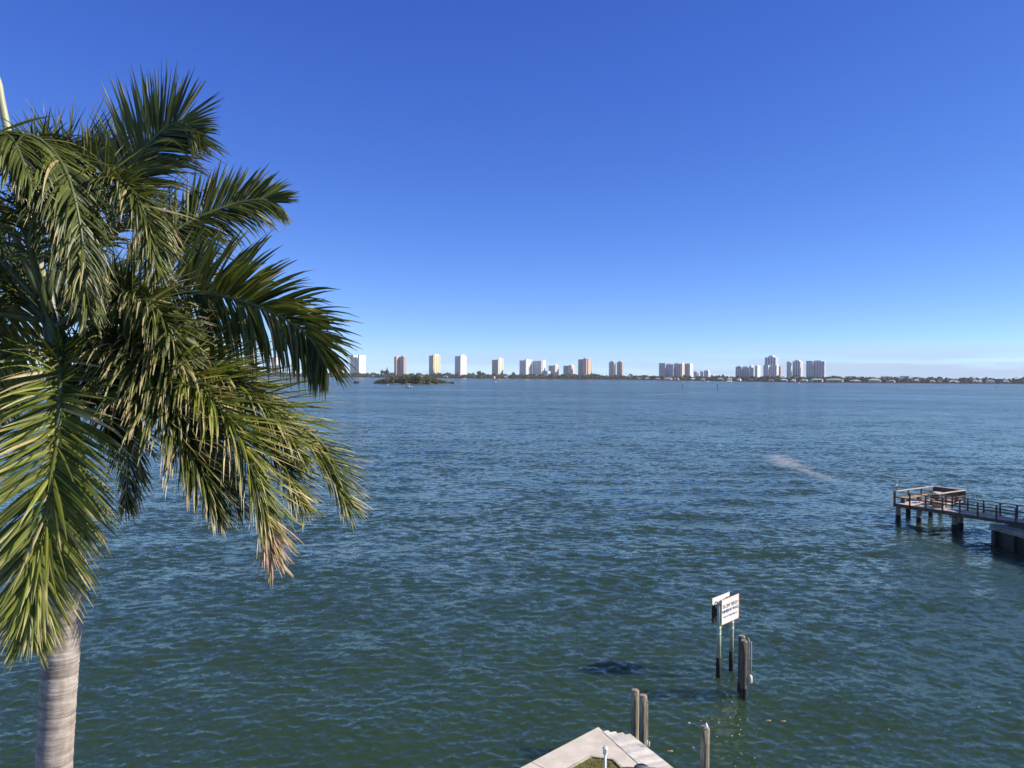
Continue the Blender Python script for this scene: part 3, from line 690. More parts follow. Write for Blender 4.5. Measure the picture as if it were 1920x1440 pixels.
bird('egret', PL(-0.02, 0.25, ZR + 0.023), 1.12, (0.97, 0.2), 'tall white egret standing on the left corner rail of the pier', M_white)
gp = at_z(1809, 938.5, ZR)
bird('gull', PL((gp - D0).dot(pd), walk_w + 0.04, ZR + 0.023), 0.95, (0.8, -0.5), 'small white gull perched on the far rail of the pier walkway', M_white, False)

# neighbour's seawall, lawn and out-of-frame house
ZN = 1.45
c0 = at_z(1855, 983, ZN); c1 = at_z(1920, 1000, ZN); c2 = at_z(1868, 973, ZN)
fd = (c1 - c0).normalized(); bd = (c2 - c0).normalized()
bd = (pd * 0.45 + pn * 0.9).normalized()
cA = c0; cB = c0 + fd * 26; cC = cB + Vector((3, 24, 0)); cD = c0 + bd * 17
root = empty('seawall', (c0.x, c0.y, -1), 'grey concrete seawall of the neighbouring shaded lawn under the pier end', 'seawall')
cen_ = (cA + cB + cC + cD) / 4
def ins(p, d): return p + (cen_ - p).normalized() * d
m = MB(); m.prism([P2(cA), P2(cB), P2(cC), P2(cD)], ZN - 0.36, ZN - 0.003); m.build('cap', M_concd, root, bevel=.02)
m = MB(); m.prism([P2(ins(cA, .25)), P2(ins(cB, .25)), P2(ins(cC, .25)), P2(ins(cD, .25))], -1.5, ZN - 0.362); m.build('wall', M_wetshade, root)
for k in range(5):
    m = MB(); p = cA + fd * (0.5 + k * 1.8) + (cen_ - cA).normalized() * 0.02
    m.box((p.x, p.y, 0.35), (0.13, 0.2, 0.74)); m.build('buttress', M_wetshade, root)
g0 = at_z(1889, 985.5, ZN); g3 = at_z(1911, 976, ZN); g3 = g0 + (g3 - g0) * 2.2; g1 = g0 + fd * 20; g2 = g1 + Vector((2, 17, 0))
m = MB(); m.prism([P2(g0), P2(g1), P2(g2), P2(g3)], ZN - 0.02, ZN + 0.03)
o = m.build('neighbour_lawn', mat('lawn_shaded', (0.06, 0.10, 0.03), 0.95, 0.4, 5.0, bump=.6, bscale=40)); tag(o, kind='structure'); o.name = 'lawn'
M_stucco = mat('stucco', (0.6, 0.55, 0.48), 0.9, 0.1, 2)
M_tile = mat('roof_tile', (0.30, 0.18, 0.13), 0.85, 0.3, 3)
M_win = mat('window_glass', (0.03, 0.04, 0.05), 0.1, 0.2, 3)
# the house out of frame to the right whose shadow crosses the pier
hx0, hx1, hy0, hy1 = 46.0, 58.0, 42.5, 60.3
root = empty('unseen_neighbour_house', (52, 52, ZN), 'stucco house out of frame that shades the neighbouring lawn', 'house')
m = MB(); m.prism([(hx0, hy0), (hx1, hy0), (hx1, hy1), (hx0, hy1)], ZN + 0.031, 7.7); m.build('wall', M_stucco, root)
m = MB(); zc = 7.702; e = 0.5
vs = [(hx0 - e, hy0 - e, zc), (hx1 + e, hy0 - e, zc), (hx1 + e, hy1 + e, zc), (hx0 - e, hy1 + e, zc), (52, hy0 + 6, 9.7), (52, hy1 - 6, 9.7)]
m.add(vs, [(0, 1, 4), (1, 2, 5, 4), (2, 3, 5), (3, 0, 4, 5), (3, 2, 1, 0)]); m.build('roof', M_tile, root)
for yy in (46, 50, 54, 58):
    m = MB(); m.box((hx0 - 0.02, yy, 3.2), (0.03, 0.8, 0.9)); m.box((hx0 - 0.02, yy, 6.2), (0.03, 0.8, 0.7)); m.build('window', M_win, root)

# floating leaves and glint and foam flecks
for px, py, lab in ((1441, 1351, 'small pale brown leaf floating right of the cluster pile'), (1469, 1352, 'orange brown leaf floating on the water farther right of the piles'), (1257, 1408, 'small pale leaf floating between the plank dock and the lone pile')):
    q = at_z(px, py, 0.09); m = MB(); n = 9; vs = [q + Vector((math.cos(a_ * 2 * math.pi / n) * .09 * (1 + .3 * math.sin(a_ * 3)), math.sin(a_ * 2 * math.pi / n) * .05, .015 * math.sin(a_ * 2))) for a_ in range(n)]
    m.add(vs, [tuple(range(n))]); vs2 = [v - Vector((0, 0, .006)) for v in vs]; m.add(vs2, [tuple(range(n))[::-1]])
    tag(m.build('floating_leaf', M_bench), lab, 'leaf', 'floating leaves')

ff = MB(); rg = random.Random(31)
for i in range(34):
    if i < 20: px, py = rg.gauss(1370, 28), rg.uniform(1310, 1438)  # white flecks clustered here stand in for sun glints; the rest are foam
    else: px, py = rg.uniform(1100, 1900), rg.uniform(1180, 1435)
    q = at_z(px, py, 0.07); r_ = rg.uniform(.006, .026); n = 7
    vs = [q + Vector((math.cos(k * 6.283 / n) * r_ * rg.uniform(.6, 1.6), math.sin(k * 6.283 / n) * r_ * rg.uniform(.6, 1.4), 0)) for k in range(n)]
    ff.add(vs + [q + Vector((0, 0, .03))], [(k, (k + 1) % n, n) for k in range(n)])
tag(ff.build('glint_foam_flecks', M_white), kind='stuff')

# ------------------------------------------------------------------ royal palm
def bez(pts, n):
    # Catmull-Rom through control points
    P = [pts[0] * 2 - pts[1]] + pts + [pts[-1] * 2 - pts[-2]]; out = []
    segs = len(pts) - 1
    for i in range(n + 1):
        s = i / n * segs; k = min(int(s), segs - 1); t = s - k
        p0, p1, p2, p3 = P[k], P[k + 1], P[k + 2], P[k + 3]
        out.append(0.5 * ((2 * p1) + (-p0 + p2) * t + (2 * p0 - 5 * p1 + 4 * p2 - p3) * t * t + (-p0 + 3 * p1 - 3 * p2 + p3) * t ** 3))
    return out
PY = 8.5
tb0 = at_Y(101, 1440, PY)
palm = empty('royal_palm', (tb0.x - 0.2, tb0.y, ZC - 0.02), 'big royal palm with ringed grey trunk and arching green fronds', 'palm tree')
path = [Vector((tb0.x - 0.22, PY, ZC - 0.02)), Vector((tb0.x - 0.20, PY, 4.0)), at_Y(101, 1440, PY), at_Y(109, 1300, PY), at_Y(118, 1180, PY), at_Y(124, 1060, PY), at_Y(124, 930, PY)]
pp_ = bez(path, 270)
m = MB(); rad = []
for i, p in enumerate(pp_):
    ii = i / 3; base = 0.184 + (0.03 * max(0, 1 - ii / 20)) - 0.018 * max(0, (ii - 70) / 20)
    rad.append(base * (1 + 0.010 * math.sin(ii * 1.1) + 0.018 * ((i % 3) == 0) + rnd.uniform(-.009, .009)))
m.tube(pp_, rad, 36, wob=0.006); m.build('trunk', M_trunk, palm, True)
cs = bez([at_Y(124, 930, PY), at_Y(121, 820, PY), at_Y(112, 700, PY), at_Y(98, 600, PY), at_Y(84, 520, PY)], 16)
m = MB(); m.tube(cs, [0.195 + 0.02 * math.sin(min(1, i / 6) * 3.1) - 0.008 * i for i in range(17)], 24); m.build('crownshaft', M_shaft, palm, True)
spc = bez([at_Y(80, 540, PY), at_Y(52, 400, 8.4), at_Y(20, 270, 8.35), at_Y(3, 190, 8.3), at_Y(-6, 120, 8.3)], 14)
m = MB(); m.tube(spc, [0.06 - 0.0022 * i - (0.02 if i > 12 else 0) for i in range(15)], 10); m.build('spear_leaf', M_spear, palm, True)

def frond(pts, seed, Lmax=0.78, nleaf=92, dens=1.6, droop=1.0, dry=0.12, yellow=False, up=0.0, spread=1.0, width=0.052, upleaf=0.35, start=0.16, vp=0.0, a0=76, a1=32, wob=1.0, brown=2.0, tips=.62):
    rg = random.Random(seed); nleaf = int(nleaf * dens * 1.25)
    ctrl = [at_Y(*p) for p in pts]; n = 40
    c = bez(ctrl, n)
    r_ = MB(); r_.tube(c, [0.036 * (1 - 0.86 * i / n) + 0.003 for i in range(n + 1)], 8)
    fr = r_.build('frond', M_rachis, palm, True)
    lf = MB()
    G = Vector((0, 0, -1))
    # arc-length table
    for side in (-1, 1):
        for k in range(nleaf):
            t = start + (1 - start) * (k + rg.uniform(-.3, .3)) / nleaf
            t = min(max(t, start), 0.995)
            s = t * n; i = min(int(s), n - 1); f = s - i
            p = c[i].lerp(c[i + 1], f)
            T = (c[min(i + 2, n)] - c[max(i - 1, 0)]).normalized()
            S = T.cross(Vector((0, 0, 1)))
            if S.length < 0.25: S = (c[-1] - c[0]).cross(Vector((0, 0, 1)))
            S.normalize()
            if vp:
                V = T.cross(Vector((0.1, 1, 0))).normalized()
                if V.z > 0: V = -V
                if S.dot(V) < 0: S = -S
                S = (S * (1 - vp) + V * vp); S = (S - T * S.dot(T)).normalized()
            U = S.cross(T).normalized()
            if vp and U.y > 0: U = -U
            if not vp and U.z < 0 and abs(T.z) < 0.9: U = -U
            ang = math.radians(a0 - (a0 - a1) * t) + rg.gauss(0, .06 * wob)
            if vp: e = rg.gauss(0.05 + up, 0.16) + (rg.choice((-.45, .5)) if rg.random() < upleaf else 0)
            else:
                e = rg.gauss(0.12 + up, 0.22)
                if rg.random() < upleaf: e += rg.uniform(0.4, 1.15)
            d = T * math.cos(ang) + (S * (side * math.cos(e)) + U * math.sin(e)) * math.sin(ang)
            d.normalize()
            prof = min(1, 0.45 + 2.6 * (t - start)) * (1 - tips * max(0, (t - .55) / .45) ** 1.5)
            L = Lmax * prof * rg.uniform(0.82, 1.12)
            wd = width * 0.68 * rg.uniform(0.65, 1.2) * (0.6 + 0.4 * prof)
            ns = 6; q = Vector(p); tint = min(1, max(0, rg.gauss(0.45, 0.25))); isbr = t > brown and rg.random() < .8; isdry = rg.random() < dry * 0.28 or t > 0.97 and dry > .3
            dr0 = droop * rg.uniform(.6, 1.5) * ((0.25 if side * S.z > 0.3 else 1.0) if vp else (0.18 if e > 0.55 else 1.0))
            kink = rg.random() < 0.10; kk = rg.randint(2, 4)
            vs = []; du = []
            W = d.cross(U if abs(d.dot(U)) < .9 else T).normalized()
            # twist about d
            tw = rg.gauss(0, .38 * wob); W = (Matrix.Rotation(tw, 3, d) @ W)
            for j in range(ns + 1):
                x = j / ns
                ww = wd * (0.45 + 1.6 * x if x < 0.33 else (1 - ((x - .33) / .67) ** 1.7)) * .5
                ww = max(ww, 0.0015)
                Nn = d.cross(W).normalized()
                vs += [q - W * ww + Nn * ww * .35, q, q + W * ww + Nn * ww * .35]
                tipdry = 0.0 if x < .8 else (1.0 if rg.random() < dry * 3 else 0.25 * (x > .95))
                du += [1.9 if isbr else (1.0 if isdry else tipdry)] * 3
                q = q + d * (L / ns)
                bend = dr0 * 0.20 * (0.35 + x * 1.3) * (1 - 0.75 * max(0, d.z) if d.z > 0 else 1)
                d = (d + G * bend * (2.6 if kink and j == kk else 1)).normalized()
                W = (W - d * W.dot(d)).normalized()
            fs = []
            for j in range(ns):
                a = j * 3; fs += [(a, a + 1, a + 4, a + 3), (a + 1, a + 2, a + 5, a + 4)]
            lf.add(vs, fs, tint, du)
    lf.build('leaflets', M_leafy if yellow else M_leaf, fr)
    return fr
FR = [
 # A upright
 dict(pts=[(100,590,8.5),(170,500,8.5),(212,395,8.5),(250,312,8.5),(293,255,8.45),(335,230,8.4),(372,250,8.35)], tips=.75, Lmax=.84, nleaf=90, dens=1.25, droop=.75, dry=.04, upleaf=.25, start=.22, vp=.85, a0=68, a1=34, width=.05, wob=.6),
 # B right, farther
 dict(pts=[(105,600,8.6),(180,520,8.8),(260,478,9.0),(340,425,9.2),(420,388,9.35),(485,374,9.45),(515,380,9.5)], Lmax=.67, nleaf=90, dens=1.3, droop=1.0, dry=.06, upleaf=.4, start=.30, vp=.85, a0=78, a1=24, width=.056, wob=.7),
 # C big right arch
 dict(pts=[(105,620,8.5),(200,570,8.4),(315,548,8.35),(425,556,8.3),(520,590,8.3),(582,635,8.3),(612,690,8.3)], Lmax=.86, nleaf=105, dens=1.7, droop=2.4, dry=.04, upleaf=.55, up=.05, width=.062, start=.12, vp=.75, a0=82, a1=30, wob=.8),
 # D lower right, dry tip
 dict(pts=[(108,640,8.4),(220,635,8.1),(340,690,7.9),(430,790,7.8),(485,920,7.8),(512,1045,7.8)], Lmax=.80, nleaf=110, droop=1.1, dry=.20, brown=.86, yellow=True, upleaf=.35, start=.12, dens=2.0),
 # E lower right behind
 dict(pts=[(110,640,8.6),(250,640,8.7),(400,685,8.8),(520,770,8.9),(600,860,9.0),(650,945,9.0)], Lmax=.88, nleaf=100, dens=1.9, droop=1.05, dry=.16, yellow=True, upleaf=.4, start=.2),
 # D2 between
 dict(pts=[(108,650,8.4),(200,640,8.0),(290,700,7.7),(350,800,7.6),(385,900,7.6)], Lmax=.70, nleaf=90, droop=1.1, dry=.22, upleaf=.35, start=.12),
 dict(pts=[(110,650,8.3),(210,690,7.9),(300,770,7.6),(370,870,7.5),(410,965,7.5)], Lmax=.72, nleaf=100, droop=1.0, dry=.25, upleaf=.3, start=.12),
 dict(pts=[(110,640,8.5),(260,660,8.5),(400,730,8.5),(510,840,8.5),(565,945,8.5)], Lmax=.78, nleaf=105, dens=1.8, droop=1.0, dry=.2, yellow=True, upleaf=.4, start=.15),
 dict(pts=[(105,610,8.6),(180,590,8.7),(270,600,8.9),(350,640,9.0),(400,720,9.0)], Lmax=.8, nleaf=90, droop=1.3, dry=.12, upleaf=.4, start=.1),
 # F front frond
 dict(pts=[(100,670,8.3),(112,655,7.85),(114,720,7.45),(106,830,7.2),(92,935,7.12),(76,1040,7.12),(64,1120,7.14),(56,1200,7.2)], Lmax=.80, nleaf=125, droop=.45, dry=.14, yellow=True, upleaf=.25, up=.12, start=.08, width=.058),
 # G arch toward camera
 dict(pts=[(78,540,8.4),(35,380,8.1),(30,285,7.8),(70,262,7.5),(120,315,7.3),(150,420,7.2),(162,545,7.2)], Lmax=.72, nleaf=90, droop=1.6, dry=.06, upleaf=.03, up=-.15, start=.25, width=.046),
 dict(pts=[(72,550,8.3),(10,400,8.0),(-40,300,7.7),(-30,252,7.3),(20,258,7.0),(60,345,6.9)], Lmax=.74, nleaf=85, droop=1.6, dry=.08, upleaf=.03, up=-.15, start=.3, width=.044),
 # left side
 dict(pts=[(70,560,8.5),(-60,440,8.4),(-200,430,8.3),(-320,560,8.2),(-380,720,8.2)], Lmax=.85, nleaf=90, droop=1.2, dry=.08),
 dict(pts=[(75,600,8.4),(-40,590,8.1),(-150,660,7.9),(-210,800,7.8),(-240,960,7.8)], Lmax=.85, nleaf=90, droop=1.2, dry=.12),
 dict(pts=[(80,640,8.3),(10,670,7.9),(-50,780,7.6),(-90,930,7.5),(-100,1080,7.5)], Lmax=.74, nleaf=90, droop=.8, dry=.14, yellow=True),
 # behind
 dict(pts=[(82,560,8.8),(70,400,9.3),(110,300,9.8),(190,290,10.2),(260,370,10.4),(285,480,10.5)], Lmax=.85, nleaf=90, droop=1.3, dry=.06, start=.2),
 dict(pts=[(100,580,8.8),(190,460,9.2),(270,410,9.6),(335,430,9.9),(370,510,10.1),(385,600,10.2)], Lmax=.85, nleaf=90, droop=1.3, dry=.06, start=.2),
 dict(pts=[(95,600,8.8),(20,480,9.3),(-50,460,9.7),(-110,560,10.0),(-130,700,10.1)], Lmax=.9, nleaf=90, droop=1.2, dry=.05),
 dict(pts=[(100,620,8.9),(150,540,9.4),(215,550,9.8),(260,640,10.0),(275,760,10.1)], Lmax=.85, nleaf=90, droop=1.2, dry=.08),
 dict(pts=[(95,600,8.8),(60,520,9.4),(40,540,9.9),(20,640,10.2),(15,760,10.3)], Lmax=.95, nleaf=90, droop=1.1, dry=.04),
 dict(pts=[(90,560,8.4),(110,430,8.2),(160,350,8.0),(225,340,7.8),(275,410,7.7),(295,510,7.7)], Lmax=.66, nleaf=85, droop=1.25, dry=.10, start=.3, width=.045),
 dict(pts=[(108,610,8.4),(190,560,8.0),(265,560,7.8),(320,620,7.7),(345,720,7.7)], Lmax=.62, nleaf=85, droop=1.2, dry=.14, start=.2, width=.045),
 dict(pts=[(100,600,8.7),(40,390,8.9),(50,305,9.0),(110,270,9.1),(190,305,9.2)], upleaf=.15, Lmax=.56, nleaf=60, droop=.8, dry=.06, start=.35, width=.04),
 dict(pts=[(90,590,8.35),(60,470,7.9),(70,400,7.6),(110,400,7.4),(150,480,7.3),(165,590,7.3)], Lmax=.66, nleaf=80, droop=1.2, dry=.07, start=.15, width=.044),
 dict(pts=[(90,600,8.6),(0,520,8.6),(-60,520,8.6),(-120,620,8.6)], Lmax=.85, nleaf=80, droop=1.2, dry=.05, start=.1),
 dict(pts=[(100,610,8.7),(60,560,9.1),(10,590,9.4),(-20,700,9.5),(-30,800,9.5)], Lmax=.85, nleaf=90, droop=1.1, dry=.05, start=.1),
 dict(pts=[(110,620,8.6),(210,560,8.9),(300,580,9.1),(370,660,9.2),(390,760,9.2)], Lmax=.75, nleaf=90, droop=1.3, dry=.1, start=.1),
 dict(pts=[(110,640,8.5),(190,650,8.6),(290,720,8.6),(390,830,8.6),(450,960,8.6)], Lmax=.72, nleaf=100, droop=1.0, dry=.2, start=.1),
 dict(pts=[(110,640,8.5),(240,630,8.4),(380,680,8.3),(490,760,8.3),(570,860,8.3)], Lmax=.66, nleaf=100, droop=.9, dry=.15, yellow=True, start=.12),
 dict(pts=[(110,650,8.3),(160,670,8.0),(200,730,7.8),(225,820,7.7)], Lmax=.6, nleaf=80, droop=.8, dry=.1, start=.1),
 dict(pts=[(95,580,8.6),(120,480,8.8),(150,400,9.0),(160,320,9.1),(200,280,9.2),(250,290,9.2)], Lmax=.66, nleaf=80, droop=1.0, dry=.06, start=.15),
 dict(pts=[(110,650,8.7),(170,660,9.1),(220,740,9.3),(240,850,9.4),(235,950,9.4)], Lmax=.7, nleaf=80, droop=1.0, dry=.1, start=.15),
]
for i, f in enumerate(FR): frond(seed=100 + i, **f)

# ------------------------------------------------------------------ far shore
def shoreY(px):   # distance of the shoreline, from its place in the photograph
    xs = [-1500, 300, 620, 900, 1200, 1500, 1900, 3400]; ys = [2900, 2850, 2800, 2620, 2600, 2050, 2150, 2300]
    return float(np.interp(px, xs, ys))
def sx_(px, dY=0):
    Y = shoreY(px) + dY; return (px - 960) / F * Y, Y
b = MB(); front = []; back = []
for px in range(-1500, 3401, 50):
    x, Y = sx_(px); front.append((x, Y)); x, Y = sx_(px, 1500); back.append((x, Y))
n = len(front)
vs = [(x, y, -1.0) for x, y in front] + [(x, y, 0.9) for x, y in front] + [(x, y + 8, 1.4) for x, y in front] + [(x, y, 1.6) for x, y in back]
fs = []
for i in range(n - 1):
    for r_ in range(3): fs.append((r_ * n + i, r_ * n + i + 1, (r_ + 1) * n + i + 1, (r_ + 1) * n + i))
b.add(vs, fs)
M_land = mat('shore_ground', (0.20, 0.19, 0.12), 0.95, 0.4, 0.02)
tag(b.build('far_shore', M_land), kind='structure')

M_mang = leaf_mat('mangrove_leaf', (0.022, 0.034, 0.014), (0.085, 0.10, 0.04), (0.2, 0.17, 0.1), 0.12, 0.7)
def clump(mb, c, r, n, rg, fs=0.28, flat=0.8):
    c = Vector(c); base = rg.random()
    for k in range(n):
        d = Vector((rg.gauss(0, 1), rg.gauss(0, 1), rg.gauss(0, 1))).normalized()
        p = c + Vector((d.x * r, d.y * r, d.z * r * flat)) * rg.uniform(.55, 1.05)
        a = Vector((rg.gauss(0, 1), rg.gauss(0, 1), rg.gauss(0, 1))).normalized(); a = (a - d * a.dot(d) * .6).normalized(); b_ = d.cross(a).normalized()
        s = r * fs * rg.uniform(.6, 1.4)
        mb.add([p - a * s, p + b_ * s * .8, p + a * s, p - b_ * s * .8], [(0, 1, 2, 3)], min(1, max(0, base * .6 + rg.uniform(0, .4))))
belt = MB(); rg = random.Random(21)
px = -700.0
while px < 2500:
    for row in range(3):
        dY = 14 + row * 45 + rg.uniform(-8, 8)
        x, Y = sx_(px + rg.uniform(-3, 3), dY)
        hgt = {0: 7, 1: 11, 2: 14}[row] * rg.uniform(.7, 1.25)
        if px > 1190: hgt *= 0.75 if row < 1 else .95
        if px > 1190 and row == 0 and rg.random() < .45: continue
        r = hgt * .55
        clump(belt, (x, Y, 1.0 + hgt * .5), r * 1.25, 26, rg, .42, .85)
        clump(belt, (x + rg.uniform(-5, 5), Y + 4, 1 + hgt * .25), r * 1.2, 14, rg, .5, .6)
    px += rg.uniform(3.0, 5.5)
tag(belt.build('shoreline_woods', M_mang), kind='stuff')

def far_tree(px, py_top, dY, wpx, label, kind='round'):
    x, Y = sx_(px, dY); top = at_Y(px, py_top, Y); x = top.x
    root = empty('shore_tree', (x, Y, 1.3), label, 'tree', 'taller trees on the far shore')
    H = top.z - 1.3; r = wpx / 2 / F * Y
    m = MB(); m.tube([(x, Y, 1.3), (x + .3, Y, 1.3 + H * .5), (x, Y, 1.3 + H * .85)], [.7, .5, .2], 8); m.build('trunk', M_piledk, root)
    m = MB(); rg = random.Random(px)
    if kind == 'pine':
        for k in range(9):
            t = k / 8; clump(m, (x + rg.uniform(-1, 1), Y, 1.3 + H * (.35 + .62 * t)), r * (1.0 - .85 * t) + .6, 40, rg, .4, .6)
    else:
        for k in range(8): clump(m, (x + rg.uniform(-.7, .7) * r, Y + rg.uniform(-.5, .5) * r, 1.3 + H * rg.uniform(.45, .84)), r * .45, 40, rg, .4, .85)
    m.build('crown', M_mang, root)
for t in ((646, 697, 30, 9, 'dark rounded tree left of the twin white slab towers'), (722, 693, 20, 16, 'broad tree rising behind the left part of the mangrove islet'), (726, 688, 26, 5, 'thin pointed pine behind the mangrove islet, tallest tree on the shore', 'pine'),
          (901, 695, 30, 13, 'rounded tree just left of the grey and cream tower'), (961, 697, 30, 10, 'dark tree just left of the joined white towers'), (1055, 699, 30, 6, 'small tree between the two low stepped towers'),
          (1115, 699, 30, 8, 'tree at the right foot of the brown cylindrical tower'), (1211, 703, 40, 6, 'small dark tree left of the long stepped condominium block'), (1363, 704, 40, 6, 'lone dark tree standing left of the white stepped condominiums'),
          (1226, 704, 50, 9, 'low spreading tree at the left foot of the long stepped block'), (1806, 709, 30, 14, 'wide domed tree on the low shore far to the right'), (1700, 706, 40, 6, 'small tree poking above the pale flat roofs at right'), (1910, 712, 30, 8, 'last tree at the right edge of the picture')):
    far_tree(*t)

# towers -------------------------------------------------------------
_mc = {}
def cm(rgb, rough=.8, var=.08):
    rgb = tuple(min(.86, c * 1.2) for c in rgb)
    k = (tuple(rgb), rough)
    if k not in _mc: _mc[k] = mat('facade_%d' % len(_mc), rgb, rough, var, .06)
    return _mc[k]
GL = (0.22, 0.24, 0.30)
def block(root, x0, x1, ytop, Y, q=.45, wall=(.72, .70, .68), slab=None, glass=GL, nf=3, nr=3, phi=35, fl=None, crown=True, pent=True, wfrac=.45, penthouse_h=4.5):
    """one block of a tower: a glazed core, upright wall bays, balcony slabs, parapet and roof house"""
    c = at_Y((x0 + x1) / 2, ytop, Y); W = (x1 - x0) / F * Y; H = c.z - (penthouse_h if pent else 0)
    z0 = 1.3; ph = math.radians(phi)
    w_ = (1 - q) * W / math.cos(ph); d_ = q * W / math.sin(ph)
    rot = Matrix.Rotation(-ph, 3, 'Z'); slab = slab or wall
    # centre so that silhouettes match: corners in view space
    cs = [rot @ Vector((sx * w_ / 2, sy * d_ / 2, 0)) for sx in (-1, 1) for sy in (-1, 1)]
    mid = (max(v.x for v in cs) + min(v.x for v in cs)) / 2
    o = Vector((c.x - mid, Y + 20, 0))
    fl = fl or max(5, int(round((H - z0) / 3.1))); st = (H - z0) / fl
    core = MB(); core.box(o + Vector((0, 0, (z0 + H) / 2)), (w_ / 2 - .9, d_ / 2 - .9, (H - z0) / 2 - .05), rot)
    core.build('glazing', cm(glass, .25), root)
    wm = MB(); sm = MB()
    def face(u, n, L, D, nb):
        u = rot @ u; n = rot @ n
        bw = L / nb
        for k in range(nb + 1):
            cc = -L / 2 + k * bw; ww = bw * wfrac
            lo = max(-L / 2, cc - ww / 2); hi = min(L / 2, cc + ww / 2)
            p = o + u * ((lo + hi) / 2) + n * (D / 2 - .55) + Vector((0, 0, (z0 + H) / 2))
            Rm = Matrix(((u.x, n.x, 0), (u.y, n.y, 0), (0, 0, 1)))
            wm.box(p, ((hi - lo) / 2, .54, (H - z0) / 2 - .06), Rm)
        for f in range(1, fl):
            for k in range(nb):
                a_ = -L / 2 + (k + wfrac / 2) * bw + .02; b_ = -L / 2 + (k + 1 - wfrac / 2) * bw - .02
                if b_ - a_ < .4: continue
                z = z0 + f * st; Rm = Matrix(((u.x, n.x, 0), (u.y, n.y, 0), (0, 0, 1)))
                sm.box(o + u * ((a_ + b_) / 2) + n * (D / 2 - .35) + Vector((0, 0, z + .45)), ((b_ - a_) / 2, .52, .62), Rm)
    face(Vector((1, 0, 0)), Vector((0, -1, 0)), w_ - 1.2, d_, nf)
    wfrac = max(wfrac, .58); face(Vector((0, 1, 0)), Vector((1, 0, 0)), d_ - 1.2, w_, nr)
    face(Vector((1, 0, 0)), Vector((0, 1, 0)), w_ - 1.2, d_, nf)
    face(Vector((0, 1, 0)), Vector((-1, 0, 0)), d_ - 1.2, w_, nr)
    wm.build('wall', cm(wall), root); sm.build('balconies', cm(slab), root)
    m = MB(); m.box(o + Vector((0, 0, H + .4)), (w_ / 2, d_ / 2, .45), rot); m.build('parapet', cm(wall), root)
    if pent:
        m = MB(); m.box(o + Vector((0, 0, H + .87 + penthouse_h / 2)), (w_ * .26, d_ * .3, penthouse_h / 2 - .4), rot); m.build('roof_house', cm(wall), root)
WH = (.78, .77, .75); CR = (.76, .68, .55); PK = (.55, .42, .38); GY = (.50, .47, .44); BR = (.42, .34, .28); OR = (.80, .55, .28)
def tower(label, x0, dY, *blocks):
    x = blocks[0][0]; p = at_Y((blocks[0][0] + blocks[0][1]) / 2, 700, shoreY(x) + dY)
    root = empty('condo_tower', (p.x, p.y, 1.3), label, 'tower', 'high-rise buildings across the water')
    for bl in blocks:
        kw = bl[3] if len(bl) > 3 else {}
        ddy = kw.pop('dd', 0) if kw else 0
        block(root, bl[0], bl[1], bl[2], shoreY(x) + dY + ddy, **kw)
T = tower
T('pinkish tower glimpsed through the hanging palm leaflets, leftmost on the skyline', 0, 260, (459, 474, 664, dict(wall=(.72, .60, .56), q=.55)))
T('low pink block glimpsed through the palm leaflets beside the pinkish tower', 0, 200, (474, 482, 683, dict(wall=(.70, .52, .46), q=.5)))
T('peach balconied tower seen through the gap between two hanging palm leaflets', 0, 260, (508, 520, 668, dict(wall=(.74, .62, .54), q=.5)))
T('white tower mostly hidden behind the hanging frond, nearest to its yellow tip', 0, 260, (544, 557, 667, dict(wall=WH, q=.5)))
T('bright white twin slab tower with a dark slot down its centre, left of the islet', 0, 260, (655, 668, 666, dict(wall=WH, slab=WH, q=.45, nf=2, nr=1, wfrac=.8, pent=False)), (670, 683, 666, dict(wall=WH, slab=WH, q=.75, nf=1, nr=2, wfrac=.85, pent=False)), (664, 674, 668, dict(wall=(.66, .68, .74), q=.5, dd=20, pent=False, nf=1, nr=1, wfrac=.5)))
T('pinkish brown tower with a notched roof standing behind the islet', 0, 260, (738, 749, 668, dict(wall=PK, slab=(.62, .48, .42), q=.6, penthouse_h=2.5)), (748, 761, 667, dict(wall=PK, slab=(.45, .33, .30), q=.35)))
T('cream tower with yellow orange stripes above the right end of the islet', 0, 260, (803, 812, 667, dict(wall=(.62, .58, .55), q=.2, nf=3, pent=False)), (809, 824, 664, dict(wall=(.84, .66, .40), slab=OR, q=.75, nr=3)))
T('slim white and grey striped tower right of the islet', 0, 260, (852, 862, 668, dict(wall=(.55, .57, .62), q=.2, nf=3, pent=False)), (861, 874, 665, dict(wall=WH, q=.8, nr=2, wfrac=.7)))
T('two toned tower, grey on the left and cream on its right half', 0, 260, (922, 934, 675, dict(wall=GY, slab=(.42, .40, .38), q=.15, nf=4, pent=False)), (932, 944, 671, dict(wall=CR, q=.8, nr=2)))
T('white vertically striped tower, left one of the joined pair', 0, 260, (974, 986, 676, dict(wall=(.66, .66, .70), q=.2, nf=4, pent=False)), (984, 999, 674, dict(wall=WH, q=.85, nr=4, pent=False)))
T('grey fronted tower with a white rounded right edge, right one of the joined pair', 0, 270, (999, 1017, 677, dict(wall=(.62, .62, .66), q=.12, nf=5, pent=False)), (1016, 1024, 675, dict(wall=WH, q=.8, nr=1, wfrac=.8, pent=False)))
T('tiny white three storey block at the foot of the joined towers', 0, 200, (1023, 1033, 696, dict(wall=WH, q=.6, fl=4, pent=False)))
T('short brown and white tower, left one of two lookalikes', 0, 270, (1029, 1037, 686, dict(wall=BR, q=.15, pent=False)), (1036, 1049, 684, dict(wall=(.68, .62, .56), q=.6, penthouse_h=3)))
T('short grey and white tower, right one of two lookalikes', 0, 270, (1057, 1066, 686, dict(wall=(.36, .34, .34), q=.15, pent=False)), (1065, 1079, 684, dict(wall=(.68, .62, .56), q=.6, penthouse_h=3)))
